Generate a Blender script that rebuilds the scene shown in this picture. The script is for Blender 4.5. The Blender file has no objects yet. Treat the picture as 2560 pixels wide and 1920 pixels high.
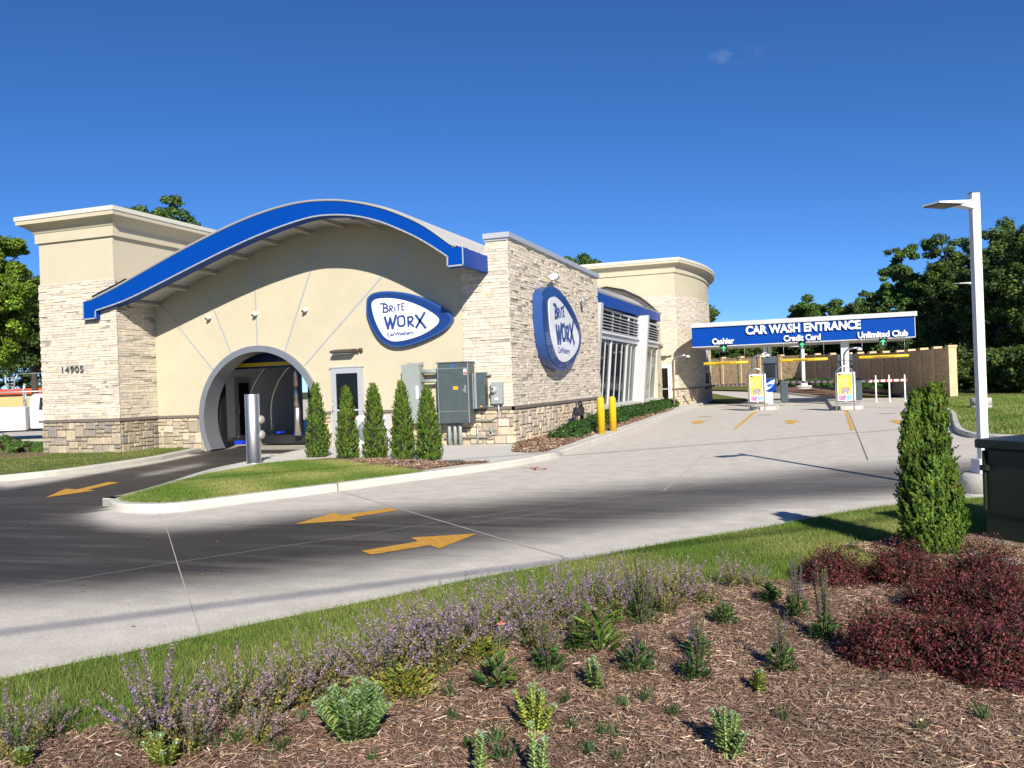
import bpy, bmesh, math, random
import numpy as np
from mathutils import Vector, Matrix, Euler
R = math.radians
random.seed(7)
rng = np.random.default_rng(11)
S = bpy.context.scene
COL = S.collection

# ------------------------------------------------------------------ camera, sky, sun, exposure
F = 2141.0; H = 1.59; TH = R(19); RO = 0.036
cam = bpy.data.cameras.new('camera'); cam.sensor_width = 36; cam.lens = 36 * F / 2560
cam.clip_end = 3000; cam.clip_start = 0.05
co = bpy.data.objects.new('camera', cam); COL.objects.link(co); S.camera = co
_r = Vector((math.cos(TH), math.sin(TH), 0)); _f = Vector((-math.sin(TH), math.cos(TH), 0)); _u = Vector((0, 0, 1))
_a = math.atan(RO)
_rc = _r * math.cos(_a) - _u * math.sin(_a); _uc = _u * math.cos(_a) + _r * math.sin(_a)
co.matrix_world = Matrix(((_rc.x, _uc.x, -_f.x, 0), (_rc.y, _uc.y, -_f.y, 0), (_rc.z, _uc.z, -_f.z, H), (0, 0, 0, 1)))
SUN = Vector((0.926, -1.64, 1.03)).normalized()
W = bpy.data.worlds.new('World'); S.world = W; W.use_nodes = True
nt = W.node_tree
bg = nt.nodes['Background']
sky = nt.nodes.new('ShaderNodeTexSky'); sky.sky_type = 'NISHITA'; sky.sun_disc = False
sky.sun_elevation = math.asin(SUN.z); sky.sun_rotation = math.atan2(SUN.x, SUN.y)
sky.air_density = 0.6; sky.dust_density = 0.0; sky.ozone_density = 9.0; sky.altitude = 0
hs = nt.nodes.new('ShaderNodeHueSaturation'); hs.inputs['Saturation'].default_value = 1.07; hs.inputs['Hue'].default_value = 0.503
gm = nt.nodes.new('ShaderNodeGamma'); gm.inputs[1].default_value = 0.96
nt.links.new(sky.outputs[0], hs.inputs['Color']); nt.links.new(hs.outputs[0], gm.inputs[0]); 
# one faint wisp of cloud, placed by direction in the sky
geo = nt.nodes.new('ShaderNodeTexCoord'); mpc = nt.nodes.new('ShaderNodeMapping'); mpc.vector_type = 'POINT'
CD = Vector((-0.0515 - 0.0, 1.0, 0.371)).normalized()
sub = nt.nodes.new('ShaderNodeVectorMath'); sub.operation = 'SUBTRACT'; nt.links.new(geo.outputs['Generated'], sub.inputs[0])
nz = nt.nodes.new('ShaderNodeTexNoise'); nz.inputs['Scale'].default_value = 45; nz.inputs['Detail'].default_value = 6; nt.links.new(geo.outputs['Generated'], nz.inputs['Vector'])
sc_ = nt.nodes.new('ShaderNodeVectorMath'); sc_.operation = 'MULTIPLY'; sc_.inputs[1].default_value = (30, 30, 110); nt.links.new(sub.outputs[0], sc_.inputs[0])
ln = nt.nodes.new('ShaderNodeVectorMath'); ln.operation = 'LENGTH'; nt.links.new(sc_.outputs[0], ln.inputs[0])
m1 = nt.nodes.new('ShaderNodeMapRange'); m1.inputs[1].default_value = 1.0; m1.inputs[2].default_value = 0.0; m1.inputs[3].default_value = 0.0; m1.inputs[4].default_value = 1.0; nt.links.new(ln.outputs['Value'], m1.inputs[0])
m2 = nt.nodes.new('ShaderNodeMapRange'); m2.inputs[1].default_value = 0.42; m2.inputs[2].default_value = 0.7; m2.inputs[4].default_value = 0.22; nt.links.new(nz.outputs['Fac'], m2.inputs[0])
m3 = nt.nodes.new('ShaderNodeMath'); m3.operation = 'MULTIPLY'; nt.links.new(m1.outputs[0], m3.inputs[0]); nt.links.new(m2.outputs[0], m3.inputs[1])
mxc = nt.nodes.new('ShaderNodeMix'); mxc.data_type = 'RGBA'; mxc.inputs[7].default_value = (6, 6.5, 7.2, 1); nt.links.new(m3.outputs[0], mxc.inputs[0]); nt.links.new(gm.outputs[0], mxc.inputs[6]); nt.links.new(mxc.outputs[2], bg.inputs[0])
CLOUD = sub
bg.inputs[1].default_value = 0.08
sl = bpy.data.lights.new('sun', 'SUN'); sl.energy = 4.3; sl.angle = R(0.5); sl.color = (1.0, 0.93, 0.82)
so = bpy.data.objects.new('sun', sl); COL.objects.link(so)
so.rotation_euler = (-SUN).to_track_quat('-Z', 'Y').to_euler(); so.location = (10, -20, 30)
S.view_settings.view_transform = 'Standard'; S.view_settings.look = 'None'
S.view_settings.exposure = 0.80; S.view_settings.gamma = 1.0; S.view_settings.use_curve_mapping = False

# ------------------------------------------------------------------ measuring helpers (photo point -> place in the world)
def hz(x, y):
    d = -math.sin(TH) * x + math.cos(TH) * y
    t = min(1, max(0, (d - 50) / 32)); return 0.6 * t * t * (3 - 2 * t)
def ray(px, py):
    dx = px - 1280; dy = py - 960
    x = dx - RO * dy; y = dy + RO * dx
    s, c = math.sin(TH), math.cos(TH)
    return ((x * c - F * s) / F, (x * s + F * c) / F, -y / F)
def G(px, py, z=0.0):
    r = ray(px, py); k = (z - H) / r[2]; return (r[0] * k, r[1] * k, z)
def GT(px, py, dz=0.0):
    z = dz
    for _ in range(12):
        p = G(px, py, z); z = hz(p[0], p[1]) + dz
    return p
def PY(px, py, Y):
    r = ray(px, py); k = Y / r[1]; return (r[0] * k, Y, H + r[2] * k)
def PX(px, py, X):
    r = ray(px, py); k = X / r[0]; return (X, r[1] * k, H + r[2] * k)
def CW(L, Z, z=0.0):                       # camera-relative metres (right, ahead) -> world
    return (L * math.cos(TH) - Z * math.sin(TH), L * math.sin(TH) + Z * math.cos(TH), z)
def depth(p): return -math.sin(TH) * p[0] + math.cos(TH) * p[1]
def gp(pts, z=0.0): return [G(a, b, z) for a, b in pts]

_c = Vector(ray(1840, 138)).normalized(); CLOUD.inputs[1].default_value = tuple(_c)

# ------------------------------------------------------------------ materials
MATS = {}
def mat(name, col, rough=0.6, metal=0.0, noise=0.0, nscale=8.0, bump=0.0, bscale=60.0, attr=False, spec=0.5,
        trans=0.0, emis=None, ramp2=None, stretch=None, coat=0.0):
    m = bpy.data.materials.new(name); m.use_nodes = True; n = m.node_tree.nodes; l = m.node_tree.links
    b = n['Principled BSDF']; out = n['Material Output']
    b.inputs['Base Color'].default_value = (*col, 1); b.inputs['Roughness'].default_value = rough
    b.inputs['Metallic'].default_value = metal; b.inputs['Specular IOR Level'].default_value = spec
    b.inputs['Coat Weight'].default_value = coat
    src = None
    if attr:
        a = n.new('ShaderNodeAttribute'); a.attribute_name = 'Col'; src = a.outputs['Color']
    if noise > 0 or ramp2 is not None:
        tc = n.new('ShaderNodeTexCoord'); vec = tc.outputs['Object']
        if stretch:
            mp = n.new('ShaderNodeMapping'); mp.inputs['Scale'].default_value = stretch
            l.new(vec, mp.inputs[0]); vec = mp.outputs[0]
        t = n.new('ShaderNodeTexNoise'); t.inputs['Scale'].default_value = nscale; t.inputs['Detail'].default_value = 7
        t.inputs['Roughness'].default_value = 0.62
        l.new(vec, t.inputs['Vector'])
        if ramp2 is not None:
            r = n.new('ShaderNodeValToRGB'); r.color_ramp.elements[0].position = 0.38; r.color_ramp.elements[1].position = 0.64
            r.color_ramp.elements[0].color = (*col, 1); r.color_ramp.elements[1].color = (*ramp2, 1)
            l.new(t.outputs['Fac'], r.inputs[0]); src = r.outputs[0]
        else:
            mr = n.new('ShaderNodeMapRange'); mr.inputs[1].default_value = 0.25; mr.inputs[2].default_value = 0.75
            mr.inputs[3].default_value = 1 - noise; mr.inputs[4].default_value = 1 + noise
            l.new(t.outputs['Fac'], mr.inputs[0])
            mx = n.new('ShaderNodeVectorMath'); mx.operation = 'MULTIPLY'
            if src: l.new(src, mx.inputs[0])
            else: mx.inputs[0].default_value = col
            l.new(mr.outputs[0], mx.inputs[1]); src = mx.outputs[0]
    if src: l.new(src, b.inputs['Base Color'])
    if bump > 0:
        tc2 = n.new('ShaderNodeTexCoord'); t2 = n.new('ShaderNodeTexNoise'); t2.inputs['Scale'].default_value = bscale
        t2.inputs['Detail'].default_value = 5; l.new(tc2.outputs['Object'], t2.inputs['Vector'])
        bp = n.new('ShaderNodeBump'); bp.inputs['Strength'].default_value = bump; bp.inputs['Distance'].default_value = 0.02
        l.new(t2.outputs['Fac'], bp.inputs['Height']); l.new(bp.outputs[0], b.inputs['Normal'])
    if trans > 0:
        tr = n.new('ShaderNodeBsdfTranslucent'); mix = n.new('ShaderNodeMixShader'); mix.inputs[0].default_value = trans
        if src: l.new(src, tr.inputs[0])
        else: tr.inputs[0].default_value = (*col, 1)
        l.new(b.outputs[0], mix.inputs[1]); l.new(tr.outputs[0], mix.inputs[2]); l.new(mix.outputs[0], out.inputs[0])
    if emis:
        b.inputs['Emission Color'].default_value = (*emis[0], 1); b.inputs['Emission Strength'].default_value = emis[1]
    MATS[name] = m; return m

STUCCO = mat('stucco', (0.49, 0.438, 0.315), 0.9, noise=0.07, nscale=0.9, bump=0.5, bscale=70)
STUCCO2 = mat('stucco_pale', (0.48, 0.432, 0.318), 0.9, noise=0.04, nscale=1.1, bump=0.2, bscale=120)
CAPM = mat('cornice_metal', (0.6, 0.58, 0.5), 0.5, noise=0.03, nscale=2)
STONE = mat('stone', (0.5, 0.4, 0.3), 0.9, attr=True, noise=0.22, nscale=9, bump=0.8, bscale=28)
MORTAR = mat('mortar', (0.3, 0.27, 0.22), 0.95, noise=0.1, nscale=20, bump=0.4)
SILL = mat('sill_stone', (0.16, 0.13, 0.11), 0.85, noise=0.2, nscale=10, bump=0.4)
BLUE = mat('blue_panel', (0.0005, 0.047, 0.29), 0.4, noise=0.04, nscale=0.7, spec=0.12)
BLUED = mat('sign_blue', (0.008, 0.035, 0.16), 0.3, spec=0.5, coat=0.3)
BLUEL = mat('sign_blue_rim', (0.02, 0.07, 0.25), 0.35)
TRIM = mat('grey_trim', (0.42, 0.44, 0.46), 0.35, metal=0.3)
RINGM = mat('ring_metal', (0.30, 0.31, 0.335), 0.35, metal=0.55, noise=0.08, nscale=3)
ROOFM = mat('roof_metal', (0.42, 0.42, 0.42), 0.4, metal=0.35, noise=0.06, nscale=1.5)
SOFFIT = mat('soffit', (0.42, 0.40, 0.37), 0.6)
WHITE = mat('white_paint', (0.66, 0.66, 0.66), 0.4, noise=0.02, nscale=5)
SIGNW = mat('sign_face_white', (0.72, 0.73, 0.76), 0.25, coat=0.2)
ALU = mat('aluminium', (0.5, 0.51, 0.52), 0.35, metal=0.35, noise=0.03, nscale=3)
WHALU = mat('white_aluminium', (0.48, 0.49, 0.50), 0.4, noise=0.02)
STEEL = mat('brushed_steel', (0.70, 0.67, 0.62), 0.42, metal=1.0, noise=0.08, nscale=3, stretch=(30, 30, 0.6))
CHROME = mat('polished_pipe', (0.62, 0.60, 0.57), 0.2, metal=1.0)
BRONZE = mat('bronze_fixture', (0.07, 0.055, 0.045), 0.5)
BLACK = mat('black', (0.012, 0.012, 0.013), 0.5)
RUBBER = mat('rubber', (0.02, 0.02, 0.02), 0.8)
DARKIN = mat('dark_interior', (0.03, 0.03, 0.032), 0.8)
CEIL = mat('ceiling_panel', (0.6, 0.6, 0.6), 0.7)
INWALL = mat('tunnel_panel', (0.72, 0.73, 0.76), 0.5, noise=0.04)
YEL = mat('safety_yellow', (0.66, 0.42, 0.008), 0.4, noise=0.03, nscale=4)
GREYBOX = mat('grey_enamel', (0.27, 0.30, 0.285), 0.45, noise=0.05, nscale=4)
DARKBOX = mat('weathered_cabinet', (0.085, 0.11, 0.11), 0.45, noise=0.18, nscale=5, metal=0.3)
GALV = mat('galvanised', (0.42, 0.44, 0.44), 0.4, metal=0.5, noise=0.12, nscale=9)
CONCB = mat('cast_concrete', (0.42, 0.41, 0.38), 0.85, noise=0.08, nscale=5, bump=0.3, bscale=40)
GREENB = mat('transformer_green', (0.012, 0.02, 0.010), 0.45, noise=0.08, nscale=2)
REDP = mat('red_paint', (0.55, 0.06, 0.05), 0.7)
ORANGE = mat('orange_sticker', (0.8, 0.35, 0.02), 0.5)
STK = mat('white_sticker', (0.75, 0.75, 0.75), 0.5)
STKB = mat('blue_sticker', (0.02, 0.12, 0.5), 0.5)
LEDG = mat('green_led', (0.02, 0.6, 0.1), 0.5, emis=((0.05, 1.0, 0.25), 1.2))
LETW = mat('letter_white', (0.75, 0.75, 0.75), 0.4)
LOGOB = mat('logo_navy', (0.02, 0.055, 0.20), 0.4)
TRUCKW = mat('truck_white', (0.7, 0.7, 0.7), 0.25, coat=0.4)
WALLT = mat('block_wall', (0.40, 0.28, 0.16), 0.9, attr=True, noise=0.15, nscale=3, bump=0.7, bscale=14)
TANB = mat('tan_brick', (0.62, 0.38, 0.17), 0.85, noise=0.08, nscale=3)
REDB = mat('red_band', (0.62, 0.07, 0.03), 0.5)
BARK = mat('bark', (0.055, 0.042, 0.03), 0.9, noise=0.3, nscale=12, bump=0.6)
LEAF = mat('leaf', (0.05, 0.1, 0.02), 0.55, attr=True, trans=0.25, spec=0.3)
BERRY = mat('leaf_berry', (0.05, 0.1, 0.02), 0.5, attr=True, trans=0.2, spec=0.28)
LEAFG = mat('leaf_gloss', (0.05, 0.1, 0.02), 0.5, attr=True, trans=0.15, spec=0.2)
FLESH = mat('fleshy_leaf', (0.05, 0.1, 0.02), 0.5, attr=True, trans=0.2, spec=0.35)
GRASSB = mat('grass_blade', (0.05, 0.1, 0.02), 0.6, attr=True, trans=0.3, spec=0.2)
CHIP = mat('wood_chip', (0.2, 0.14, 0.1), 0.9, attr=True, spec=0.2)
MULCHM = mat('mulch_soil', (0.085, 0.052, 0.035), 0.95, noise=0, nscale=30, ramp2=(0.30, 0.19, 0.13), bump=1.0, bscale=60, spec=0.2)
TURF = mat('turf_soil', (0.07, 0.12, 0.025), 0.95, nscale=3.0, ramp2=(0.19, 0.18, 0.06), bump=0.8, bscale=90, spec=0.1)
GROUNDM = mat('ground_soil', (0.05, 0.07, 0.02), 0.95, nscale=0.6, ramp2=(0.09, 0.10, 0.035), bump=0.4, spec=0.1)
JOINTM = mat('joint_sealant', (0.42, 0.40, 0.35), 0.9)
JOINTD = mat('dark_joint', (0.12, 0.11, 0.10), 0.9)
PAINTY = mat('road_paint_yellow', (0.54, 0.28, 0.03), 0.8, noise=0.32, nscale=14, bump=0.4, bscale=80)
PAINTY2 = mat('road_paint_bright', (0.66, 0.36, 0.05), 0.75, noise=0.12, nscale=9)
KERB = mat('kerb_concrete', (0.52, 0.50, 0.44), 0.85, noise=0.1, nscale=2.5, bump=0.25, bscale=50)
WALKM = mat('sidewalk_concrete', (0.58, 0.56, 0.51), 0.85, noise=0.06, nscale=1.5, bump=0.2, bscale=60)
def glass(name, col, rough=0.03):
    m = mat(name, col, rough, spec=0.25); return m
GLASSD = glass('dark_glass', (0.006, 0.007, 0.008))
GLASSB = glass('window_glass', (0.02, 0.022, 0.024), 0.02)
def clear_glass():
    m = bpy.data.materials.new('clear_glass'); m.use_nodes = True; n = m.node_tree.nodes; l = m.node_tree.links
    b = n['Principled BSDF']; b.inputs['Base Color'].default_value = (0.02, 0.035, 0.06, 1); b.inputs['Roughness'].default_value = 0.02
    t = n.new('ShaderNodeBsdfTransparent'); t.inputs[0].default_value = (0.88, 0.9, 0.9, 1)
    x = n.new('ShaderNodeMixShader'); x.inputs[0].default_value = 0.5
    l.new(t.outputs[0], x.inputs[1]); l.new(b.outputs[0], x.inputs[2]); l.new(x.outputs[0], n['Material Output'].inputs[0])
    return m
GLASSC = clear_glass()

# ------------------------------------------------------------------ object helpers
def tag(o, label=None, cat=None, group=None, kind=None):
    if label: o['label'] = label
    if cat: o['category'] = cat
    if group: o['group'] = group
    if kind: o['kind'] = kind
    return o
def thing(name, label, cat, loc=(0, 0, 0), rz=0.0, group=None):
    o = bpy.data.objects.new(name, None); o.empty_display_size = 0.1; COL.objects.link(o)
    o.location = loc; o.rotation_euler = (0, 0, rz); return tag(o, label, cat, group)
def copy_tree(o, parent=None):
    c = o.copy(); COL.objects.link(c)
    if parent is not None: c.parent = parent; c.matrix_parent_inverse = o.matrix_parent_inverse.copy()
    for ch in list(o.children): copy_tree(ch, c)
    return c

class MB:
    def __init__(s): s.v = []; s.f = []; s.m = []; s.c = []; s.sm = []; s.cuts = []
    def cut(s): s.cuts.append((len(s.v), len(s.f))); return s
    def add(s, vs, fs, mi=0, col=None, smooth=False):
        b = len(s.v); s.v += [tuple(p) for p in vs]
        for f in fs:
            s.f.append([b + i for i in f]); s.m.append(mi); s.c.append(col or (0.5, 0.5, 0.5)); s.sm.append(smooth)
        return s
    def box(s, x0, x1, y0, y1, z0, z1, mi=0, col=None):
        vs = [(x, y, z) for z in (z0, z1) for y in (y0, y1) for x in (x0, x1)]
        return s.add(vs, [(0, 2, 3, 1), (4, 5, 7, 6), (0, 1, 5, 4), (2, 6, 7, 3), (0, 4, 6, 2), (1, 3, 7, 5)], mi, col)
    def obox(s, c, size, M=None, mi=0, col=None):
        vs = [Vector((x * size[0] / 2, y * size[1] / 2, z * size[2] / 2)) for z in (-1, 1) for y in (-1, 1) for x in (-1, 1)]
        if M is not None: vs = [M @ v for v in vs]
        vs = [v + Vector(c) for v in vs]
        return s.add(vs, [(0, 2, 3, 1), (4, 5, 7, 6), (0, 1, 5, 4), (2, 6, 7, 3), (0, 4, 6, 2), (1, 3, 7, 5)], mi, col)
    def prism(s, pts, fn, d0, d1, mi=0, col=None, msid=None):
        """pts: 2-D outline; fn(a, b, d) -> world point; d0/d1 the two depths"""
        n = len(pts); vs = [fn(a, b, d0) for a, b in pts] + [fn(a, b, d1) for a, b in pts]
        s.add(vs, [list(range(n))[::-1], list(range(n, 2 * n))], mi, col)
        b = len(s.v) - 2 * n
        for i in range(n):
            j = (i + 1) % n
            s.f.append([b + i, b + j, b + n + j, b + n + i]); s.m.append(mi if msid is None else msid); s.c.append(col or (0.5, 0.5, 0.5)); s.sm.append(False)
        return s
    def tube(s, path, r, n=8, mi=0, col=None, caps=True):
        P = [Vector(p) for p in path]; rs = r if isinstance(r, (list, tuple)) else [r] * len(P)
        up = Vector((0, 0, 1)); rings = []
        for i, p in enumerate(P):
            d = (P[min(i + 1, len(P) - 1)] - P[max(i - 1, 0)]).normalized()
            a = up if abs(d.z) < 0.95 else Vector((1, 0, 0))
            if i == 0: x = d.cross(a).normalized()
            else:
                x = (px_ - d * px_.dot(d)).normalized()
            px_ = x; y = d.cross(x)
            rings.append([p + (x * math.cos(2 * math.pi * k / n) + y * math.sin(2 * math.pi * k / n)) * rs[i] for k in range(n)])
        vs = [q for rg in rings for q in rg]; fs = []
        for i in range(len(P) - 1):
            for k in range(n):
                k2 = (k + 1) % n; fs.append((i * n + k, i * n + k2, (i + 1) * n + k2, (i + 1) * n + k))
        s.add(vs, fs, mi, col, True)
        if caps: 
            b = len(s.v) - len(vs)
            s.f.append([b + k for k in range(n)][::-1]); s.f.append([b + (len(P) - 1) * n + k for k in range(n)])
            s.m += [mi, mi]; s.c += [col or (0.5, 0.5, 0.5)] * 2; s.sm += [False, False]
        return s
    def lathe(s, c, prof, n=24, mi=0, col=None, M=None):
        vs = []; fs = []
        for r, z in prof:
            for k in range(n):
                v = Vector((r * math.cos(2 * math.pi * k / n), r * math.sin(2 * math.pi * k / n), z))
                if M is not None: v = M @ v
                vs.append(v + Vector(c))
        for i in range(len(prof) - 1):
            for k in range(n):
                k2 = (k + 1) % n; fs.append((i * n + k, i * n + k2, (i + 1) * n + k2, (i + 1) * n + k))
        s.add(vs, fs, mi, col, True)
        for i, rev in ((0, True), (len(prof) - 1, False)):
            if prof[i][0] > 1e-4:
                b = len(s.v) - len(vs); f = [b + i * n + k for k in range(n)]
                s.f.append(f[::-1] if rev else f); s.m.append(mi); s.c.append(col or (0.5, 0.5, 0.5)); s.sm.append(False)
        return s
    def ball(s, c, r, n=12, mi=0, sc=(1, 1, 1), col=None):
        pr = [(math.sin(math.pi * i / n) * r, -math.cos(math.pi * i / n) * r) for i in range(n + 1)]
        pr[0] = (0.0001 * r, -r); pr[-1] = (0.0001 * r, r)
        return s.lathe(c, pr, n + 4, mi, col, Matrix.Diagonal(sc))
    def build(s, name, mats, parent=None, bevel=0.0, world=True):
        if s.cuts:                                   # every piece between two cuts becomes an object of its own
            e = [(0, 0)] + s.cuts + [(len(s.v), len(s.f))]; o = None
            for (v0, f0), (v1, f1) in zip(e[:-1], e[1:]):
                if f1 > f0:
                    q = MB(); q.v = s.v[v0:v1]; q.f = [[i - v0 for i in f] for f in s.f[f0:f1]]; q.m = s.m[f0:f1]; q.c = s.c[f0:f1]; q.sm = s.sm[f0:f1]
                    o = q.build(name, mats, parent, bevel, world)
            return o
        me = bpy.data.meshes.new(name); me.from_pydata(s.v, [], s.f)
        if not isinstance(mats, (list, tuple)): mats = [mats]
        for m in mats: me.materials.append(m)
        me.polygons.foreach_set('material_index', s.m); me.polygons.foreach_set('use_smooth', s.sm)
        if any(m.name.startswith(('stone', 'block_wall', 'leaf', 'fleshy')) for m in mats):
            ca = me.color_attributes.new('Col', 'FLOAT_COLOR', 'CORNER'); arr = []
            for f, c in zip(s.f, s.c): arr += [c[0], c[1], c[2], 1.0] * len(f)
            ca.data.foreach_set('color', arr)
        me.update()
        o = bpy.data.objects.new(name, me); COL.objects.link(o)
        if parent is not None:
            o.parent = parent
            if world:
                o.matrix_parent_inverse = parent_world(parent).inverted()
        if bevel > 0:
            b = o.modifiers.new('bevel', 'BEVEL'); b.width = bevel; b.segments = 2; b.limit_method = 'ANGLE'
        return o
def parent_world(o):
    M = Matrix.LocRotScale(o.location, o.rotation_euler, o.scale)
    if o.parent is not None: M = parent_world(o.parent) @ o.matrix_parent_inverse @ M
    return M
def quads(name, V, Q, C, material, parent=None):
    """fast mesh of many small faces: V (n,3), Q (m,k), C (m,3) colour per face; built in the parent's local frame"""
    V = np.asarray(V, dtype=np.float32); Q = np.asarray(Q, dtype=np.int32); m, k = Q.shape
    me = bpy.data.meshes.new(name); me.vertices.add(len(V)); me.vertices.foreach_set('co', V.ravel())
    me.loops.add(m * k); me.loops.foreach_set('vertex_index', Q.ravel())
    me.polygons.add(m); me.polygons.foreach_set('loop_start', np.arange(0, m * k, k, dtype=np.int32))
    try: me.polygons.foreach_set('loop_total', np.full(m, k, dtype=np.int32))
    except Exception: pass
    me.materials.append(material)
    ca = me.color_attributes.new('Col', 'FLOAT_COLOR', 'CORNER')
    cc = np.ones((m, k, 4), dtype=np.float32); cc[:, :, :3] = np.asarray(C, dtype=np.float32)[:, None, :]
    ca.data.foreach_set('color', cc.ravel())
    me.update(calc_edges=True)
    o = bpy.data.objects.new(name, me); COL.objects.link(o)
    if parent is not None: o.parent = parent
    return o
def unit(a): return a / (np.linalg.norm(a, axis=1, keepdims=True) + 1e-9)
def leafset(P, N, size, aspect=0.5, jit=0.5, along=None, rg=rng):
    """rhombic leaves centred at P, facing N (jittered); returns V, Q"""
    n = len(P); N = unit(N + rg.normal(0, jit, (n, 3)))
    A = rg.normal(0, 1, (n, 3)) if along is None else along + rg.normal(0, 0.35, (n, 3))
    A = unit(A - N * np.sum(A * N, axis=1, keepdims=True)); B = np.cross(N, A)
    s = np.asarray(size).reshape(-1, 1) * np.ones((n, 1)) * rg.uniform(0.7, 1.3, (n, 1))
    V = np.stack([P - A * s * 0.5, P + B * s * 0.5 * aspect + A * s * 0.05, P + A * s * 0.5, P - B * s * 0.5 * aspect + A * s * 0.05], 1)
    return V.reshape(-1, 3), np.arange(4 * n).reshape(n, 4)
def vary(base, n, v=0.25, hue=0.12, rg=rng):
    b = np.asarray(base, dtype=float)
    if b.ndim == 2: b = b[rg.integers(0, len(b), n)]
    f = np.exp(rg.normal(0, v, (n, 1))); h = np.exp(rg.normal(0, hue, (n, 3)))
    return np.clip(b * f * h, 0, 1)
def inpoly(x, y, poly):
    inside = np.zeros(len(x), dtype=bool); n = len(poly)
    for i in range(n):
        x1, y1 = poly[i][:2]; x2, y2 = poly[(i + 1) % n][:2]
        c = ((y1 > y) != (y2 > y)) & (x < (x2 - x1) * (y - y1) / (y2 - y1 + 1e-12) + x1)
        inside ^= c
    return inside
def spline(pts, k=6):
    P = [Vector(p) for p in pts]; out = []
    for i in range(len(P) - 1):
        a = P[max(i - 1, 0)]; b = P[i]; c = P[i + 1]; d = P[min(i + 2, len(P) - 1)]
        for j in range(k):
            t = j / k
            out.append(tuple(0.5 * ((2 * b) + (c - a) * t + (2 * a - 5 * b + 4 * c - d) * t * t + (3 * b - a - 3 * c + d) * t ** 3)))
    out.append(tuple(P[-1])); return out
def offset2(path, d, closed=False):
    """offset an XY path to its left by d with mitres"""
    n = len(path); out = []
    for i in range(n):
        p = Vector(path[i][:2])
        a = Vector(path[(i - 1) % n][:2]) if (closed or i > 0) else None
        b = Vector(path[(i + 1) % n][:2]) if (closed or i < n - 1) else None
        d1 = (p - a).normalized() if a is not None else (b - p).normalized()
        d2 = (b - p).normalized() if b is not None else d1
        n1 = Vector((-d1.y, d1.x)); n2 = Vector((-d2.y, d2.x)); m = (n1 + n2)
        m = m.normalized() if m.length > 1e-6 else n1
        k = d / max(0.35, m.dot(n1)); out.append((p.x + m.x * k, p.y + m.y * k))
    return out
def text_mb(mb, body, size, fn, ext=0.02, offs=0.0, mi=0, width=None, align='CENTER', space=1.0, d0=0.0):
    cu = bpy.data.curves.new('t', 'FONT'); cu.body = body; cu.size = size; cu.offset = offs; cu.extrude = 0
    cu.align_x = align; cu.space_character = space; cu.resolution_u = 3
    ob = bpy.data.objects.new('t', cu); COL.objects.link(ob)
    dg = bpy.context.evaluated_depsgraph_get(); me = bpy.data.meshes.new_from_object(ob.evaluated_get(dg))
    vs = [v.co.copy() for v in me.vertices]; fs = [list(p.vertices) for p in me.polygons]
    ed = {}
    for f in fs:
        for i in range(len(f)):
            e = (f[i], f[(i + 1) % len(f)]); ed[e] = ed.get(e, 0) + 1
    xs = [v.x for v in vs]; w = max(xs) - min(xs); kx = (width / w) if width else 1.0
    cx = (max(xs) + min(xs)) / 2 if align == 'CENTER' else 0
    n = len(vs)
    V = [fn((v.x - cx) * kx, v.y, d0) for v in vs] + [fn((v.x - cx) * kx, v.y, d0 + ext) for v in vs]
    FS = [[i + n for i in f] for f in fs]
    for (a, b) in ed:
        if (b, a) not in ed: FS.append([a, b, b + n, a + n])
    mb.add(V, FS, mi)
    bpy.data.objects.remove(ob); bpy.data.curves.remove(cu); bpy.data.meshes.remove(me)

# ------------------------------------------------------------------ ground, pavement, kerbs
def proj(x, y, z):
    d = -math.sin(TH) * x + math.cos(TH) * y; L = math.cos(TH) * x + math.sin(TH) * y
    d = np.maximum(d, 0.3); a = F * L / d; b = -F * (z - H) / d
    return 1280 + (a + RO * b) / (1 + RO * RO), 960 + (b - RO * a) / (1 + RO * RO)
def hz_np(x, y):
    d = -math.sin(TH) * x + math.cos(TH) * y; t = np.clip((d - 50) / 32, 0, 1); return 0.6 * t * t * (3 - 2 * t)
def sstep(a, b, v):
    t = np.clip((v - a) / (b - a), 0, 1); return t * t * (3 - 2 * t)
def grid_mesh(name, xs, ys, dz, material, stain=None):
    X, Y = np.meshgrid(xs, ys); Z = hz_np(X, Y) + dz; nx, ny = len(xs), len(ys)
    V = np.stack([X, Y, Z], -1).reshape(-1, 3); I = np.arange(nx * ny).reshape(ny, nx)
    Q = np.stack([I[:-1, :-1], I[:-1, 1:], I[1:, 1:], I[1:, :-1]], -1).reshape(-1, 4)
    o = quads(name, V, Q, np.tile([[0.5, 0.5, 0.5]], (len(Q), 1)), material)
    if stain is not None:
        at = o.data.attributes.new('Stain', 'FLOAT', 'POINT'); at.data.foreach_set('value', stain(V[:, 0], V[:, 1], V[:, 2]).astype(np.float32))
    return o
g = grid_mesh('ground', np.concatenate([np.linspace(-600, -70, 12), np.linspace(-60, 60, 25), np.linspace(70, 600, 12)]),
              np.concatenate([np.linspace(-60, 0, 6), np.linspace(4, 110, 40), np.linspace(130, 900, 12)]), -0.07, GROUNDM)
tag(g, kind='structure')

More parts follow.
